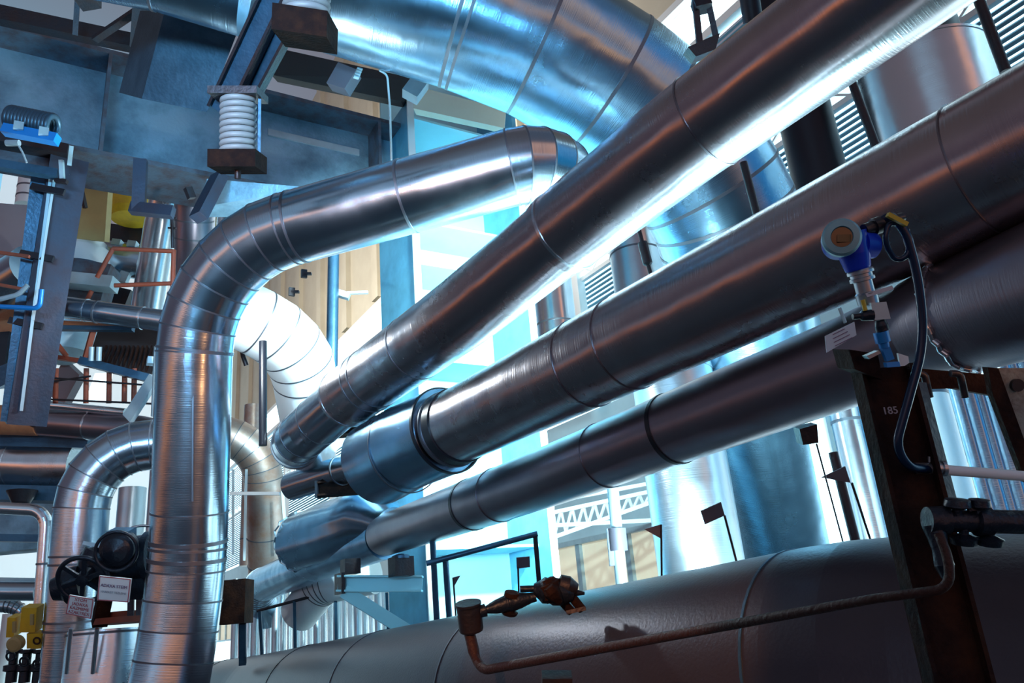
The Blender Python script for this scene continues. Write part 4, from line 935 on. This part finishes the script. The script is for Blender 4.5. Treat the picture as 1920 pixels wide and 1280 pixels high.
# cable with yellow tag
s, _ = path([P(1655, 408, dT+.03), P(1672, 415, dT), P(1690, 470, dT), P(1712, 480, dT+.02), P(1722, 520, dT+.02)], .03)
cb = thing('signal_cable', 'thick blue-black cable looping from the transmitter down past the post', 'cable', P(1740, 880, 2.2))
s, _ = path([P(1648, 418, dT+.03), P(1668, 402, dT+.01), P(1698, 432, dT), P(1722, 520, dT), P(1734, 640, dT), P(1700, 760, dT), P(1680, 835, dT), P(1702, 876, dT), P(1745, 880, dT+.05)], [.02, .03, .08, .1, .1, .1, .06, .04], n=6, step=.03)
G().tube(s, .0125, 14).build('main_run', 'blue_hose', cb)
s, _ = path([P(1690, 420, dT), P(1666, 416, dT), P(1658, 455, dT), P(1680, 490, dT+.01), P(1705, 478, dT), P(1700, 430, dT)], [.02, .04, .04, .03], n=5, step=.03)
G().tube(s, .008, 12).build('loop', 'blue_hose', cb)
G().bar(P(1664, 402, dT-.02), P(1700, 421, dT-.02), .016, .012, UP).build('yellow_marker', 'yellow_tag', cb)
t = thing('conduit_tube', 'shiny white metal conduit running right from the post', 'conduit', P(1740, 880, dT))
s = [P(1735, 878, dT+.05), P(1930, 893, dT+.1), P(2050, 903, dT+.12)]
G().tube(s, .0145, 24).build('tube', 'white_paint', t)
G().lathe(P(1745, 878, dT+.05), RT, [(-.045, .017), (0, .017), (.0, .021), (.012, .021), (.012, .017), (.03, .017), (.03, .022), (.04, .022)], 20).build('coupling', 'steel_fitting', t)
for k in (-1, 1): G().lathe(P(1743, 878-k*12, dT+.05), UP*k, [(0, .006), (.016, .006)], 8).build('screw', 'steel_fitting', t)
# dark diagonal behind conduit
g = G(); g.tube([P(1716, 790, dT+.12), P(1760, 965, dT+.1)], .014, 12); tag(g.build('strut', 'dark_steel'), 'thin dark strut crossing behind the conduit coupling', 'strut')
# lower right valve bar
t = thing('valve_manifold', 'black horizontal valve bar with knobs at the lower right', 'valve', P(1840, 1010, 2.25))
dM = 2.05
G().lathe(P(1738, 975, dM), (RT-UP*.02), [(0, .034), (.05, .038), (.055, .028), (.12, .028), (.125, .038), (.16, .038), (.16, .03), (.34, .03)], 18).build('bar_body', 'valve_iron', t)
for x_, y_, r_ in ((1795, 948, .034), (1836, 948, .028), (1807, 1008, .034), (1856, 1010, .034)):
    G().lathe(P(x_, y_, dM-.01), UP if y_ < 980 else -UP, [(-.03, .012), (-.01, .012), (0, r_), (.016, r_*.9), (.02, 0)], 12).build('knob', 'valve_iron', t)
G().bar(P(1815, 955, dM-.01), P(1853, 948, dM-.01), .012, .012).build('lever', 'valve_iron', t)
G().lathe(P(1752, 985, dM), -Z, [(0, .03), (.03, .024), (.06, .02), (.1, .024), (.13, .014)], 14).build('drain_valve', 'valve_iron', t)
# impulse line
t = thing('impulse_line', 'thin rusty pipe running along the big low pipe to its valves', 'pipe', P(920, 1255, 3.9))
s, _ = path([P(880, 1185, 4.25), P(897, 1258, 4.1), P(1210, 1200, 3.1), P(1640, 1122, 2.08), P(1782, 1103, 1.96), P(1778, 1045, 1.97), P(1760, 1000, 2.0)], [.12, 0, 0, .04, .03], n=6)
G().tube(s, [.030 if i < 2 else max(.012, .024-.014*max(0, pr(s[i])[0]-900)/880) for i in range(len(s))], 14).build('pipe_run', 'rust_pipe', t)
# valve on top of H
dH = 4.35
t = thing('needle_valve', 'dark rusty valve assembly standing on top of the big low pipe', 'valve', P(1080, 1145, dH))
def vl(a, b, prof, m='valve_iron', nm='valve_body', seg=16):
    p, q = P(*a), P(*b); L_ = (q-p).length; return G().lathe(p, q-p, [(h*L_, r) for h, r in prof], seg).build(nm, m, t)
vl((898, 1147, 4.25), (960, 1128, 4.3), [(0, .03), (.2, .034), (.22, .02), (.5, .035), (.85, .045), (1, .04)], nm='neck')
vl((955, 1152, 4.3), (961, 1110, 4.3), [(0, .038), (.12, .046), (.14, .03), (.5, .035), (.8, .03), (.82, .045), (1, .042)], nm='bonnet', m='rusty_post')
vl((955, 1130, 4.3), (1005, 1118, 4.3), [(0, .05), (.4, .042), (.8, .028), (1, .026)], nm='reducer')
vl((975, 1104, 4.3), (1010, 1103, 4.3), [(0, .018), (1, .018)], nm='stem')
vl((1000, 1104, 4.3), (1075, 1113, 4.3), [(0, .03), (.15, .05), (.25, .07), (.45, .066), (.5, .074), (.7, .07), (.85, .06), (.95, .045), (1, .04)], nm='valve_body', m='valve_iron', seg=9)
vl((1025, 1085, 4.3), (1042, 1125, 4.28), [(0, .04), (.15, .05), (.2, .07), (.8, .075), (.85, .045), (1, .05)], nm='flange_block', m='rusty_post', seg=6)
vl((1028, 1100, 4.22), (1050, 1130, 4.22), [(0, .03), (.3, .045), (.6, .04), (1, .02)], nm='side_port', m='rusty_post', seg=6)
vl((1048, 1094, 4.3), (1082, 1104, 4.3), [(0, .05), (.5, .055), (1, .03)], nm='bonnet', m='dark_steel', seg=8)
vl((1070, 1110, 4.3), (1096, 1112, 4.3), [(0, .024), (1, .008)], nm='spindle')
for a, b in (((1046, 1118), (1072, 1147)), ((1070, 1115), (1092, 1143))): G().tube([P(*a, 4.3), P(*b, 4.3)], .024, 10).build('leg', 'rusty_post', t)
G().bar(P(1062, 1148, 4.28), P(1098, 1140, 4.28), .06, .02).build('foot_plate', 'dark_steel', t)
t = thing('gauge_box', 'dark can-shaped box at the left end of the rusty valve assembly', 'box', P(880, 1185, 4.25))
G().lathe(P(884, 1182, 4.25), (UP+(-RT)*.12), [(0, .062), (.01, .066), (.13, .066), (.14, .07), (.15, .07)], 24).build('can', 'dark_steel', t)
t = thing('pipe_clip', 'small dark clamp block on the big low pipe at the bottom edge', 'clamp', P(1044, 1272, 3.75)); G().box(P(1044, 1280, 3.75), .07, .05, .04, ax=RT, ay=FW, az=UP).build('block', 'dark_steel', t)
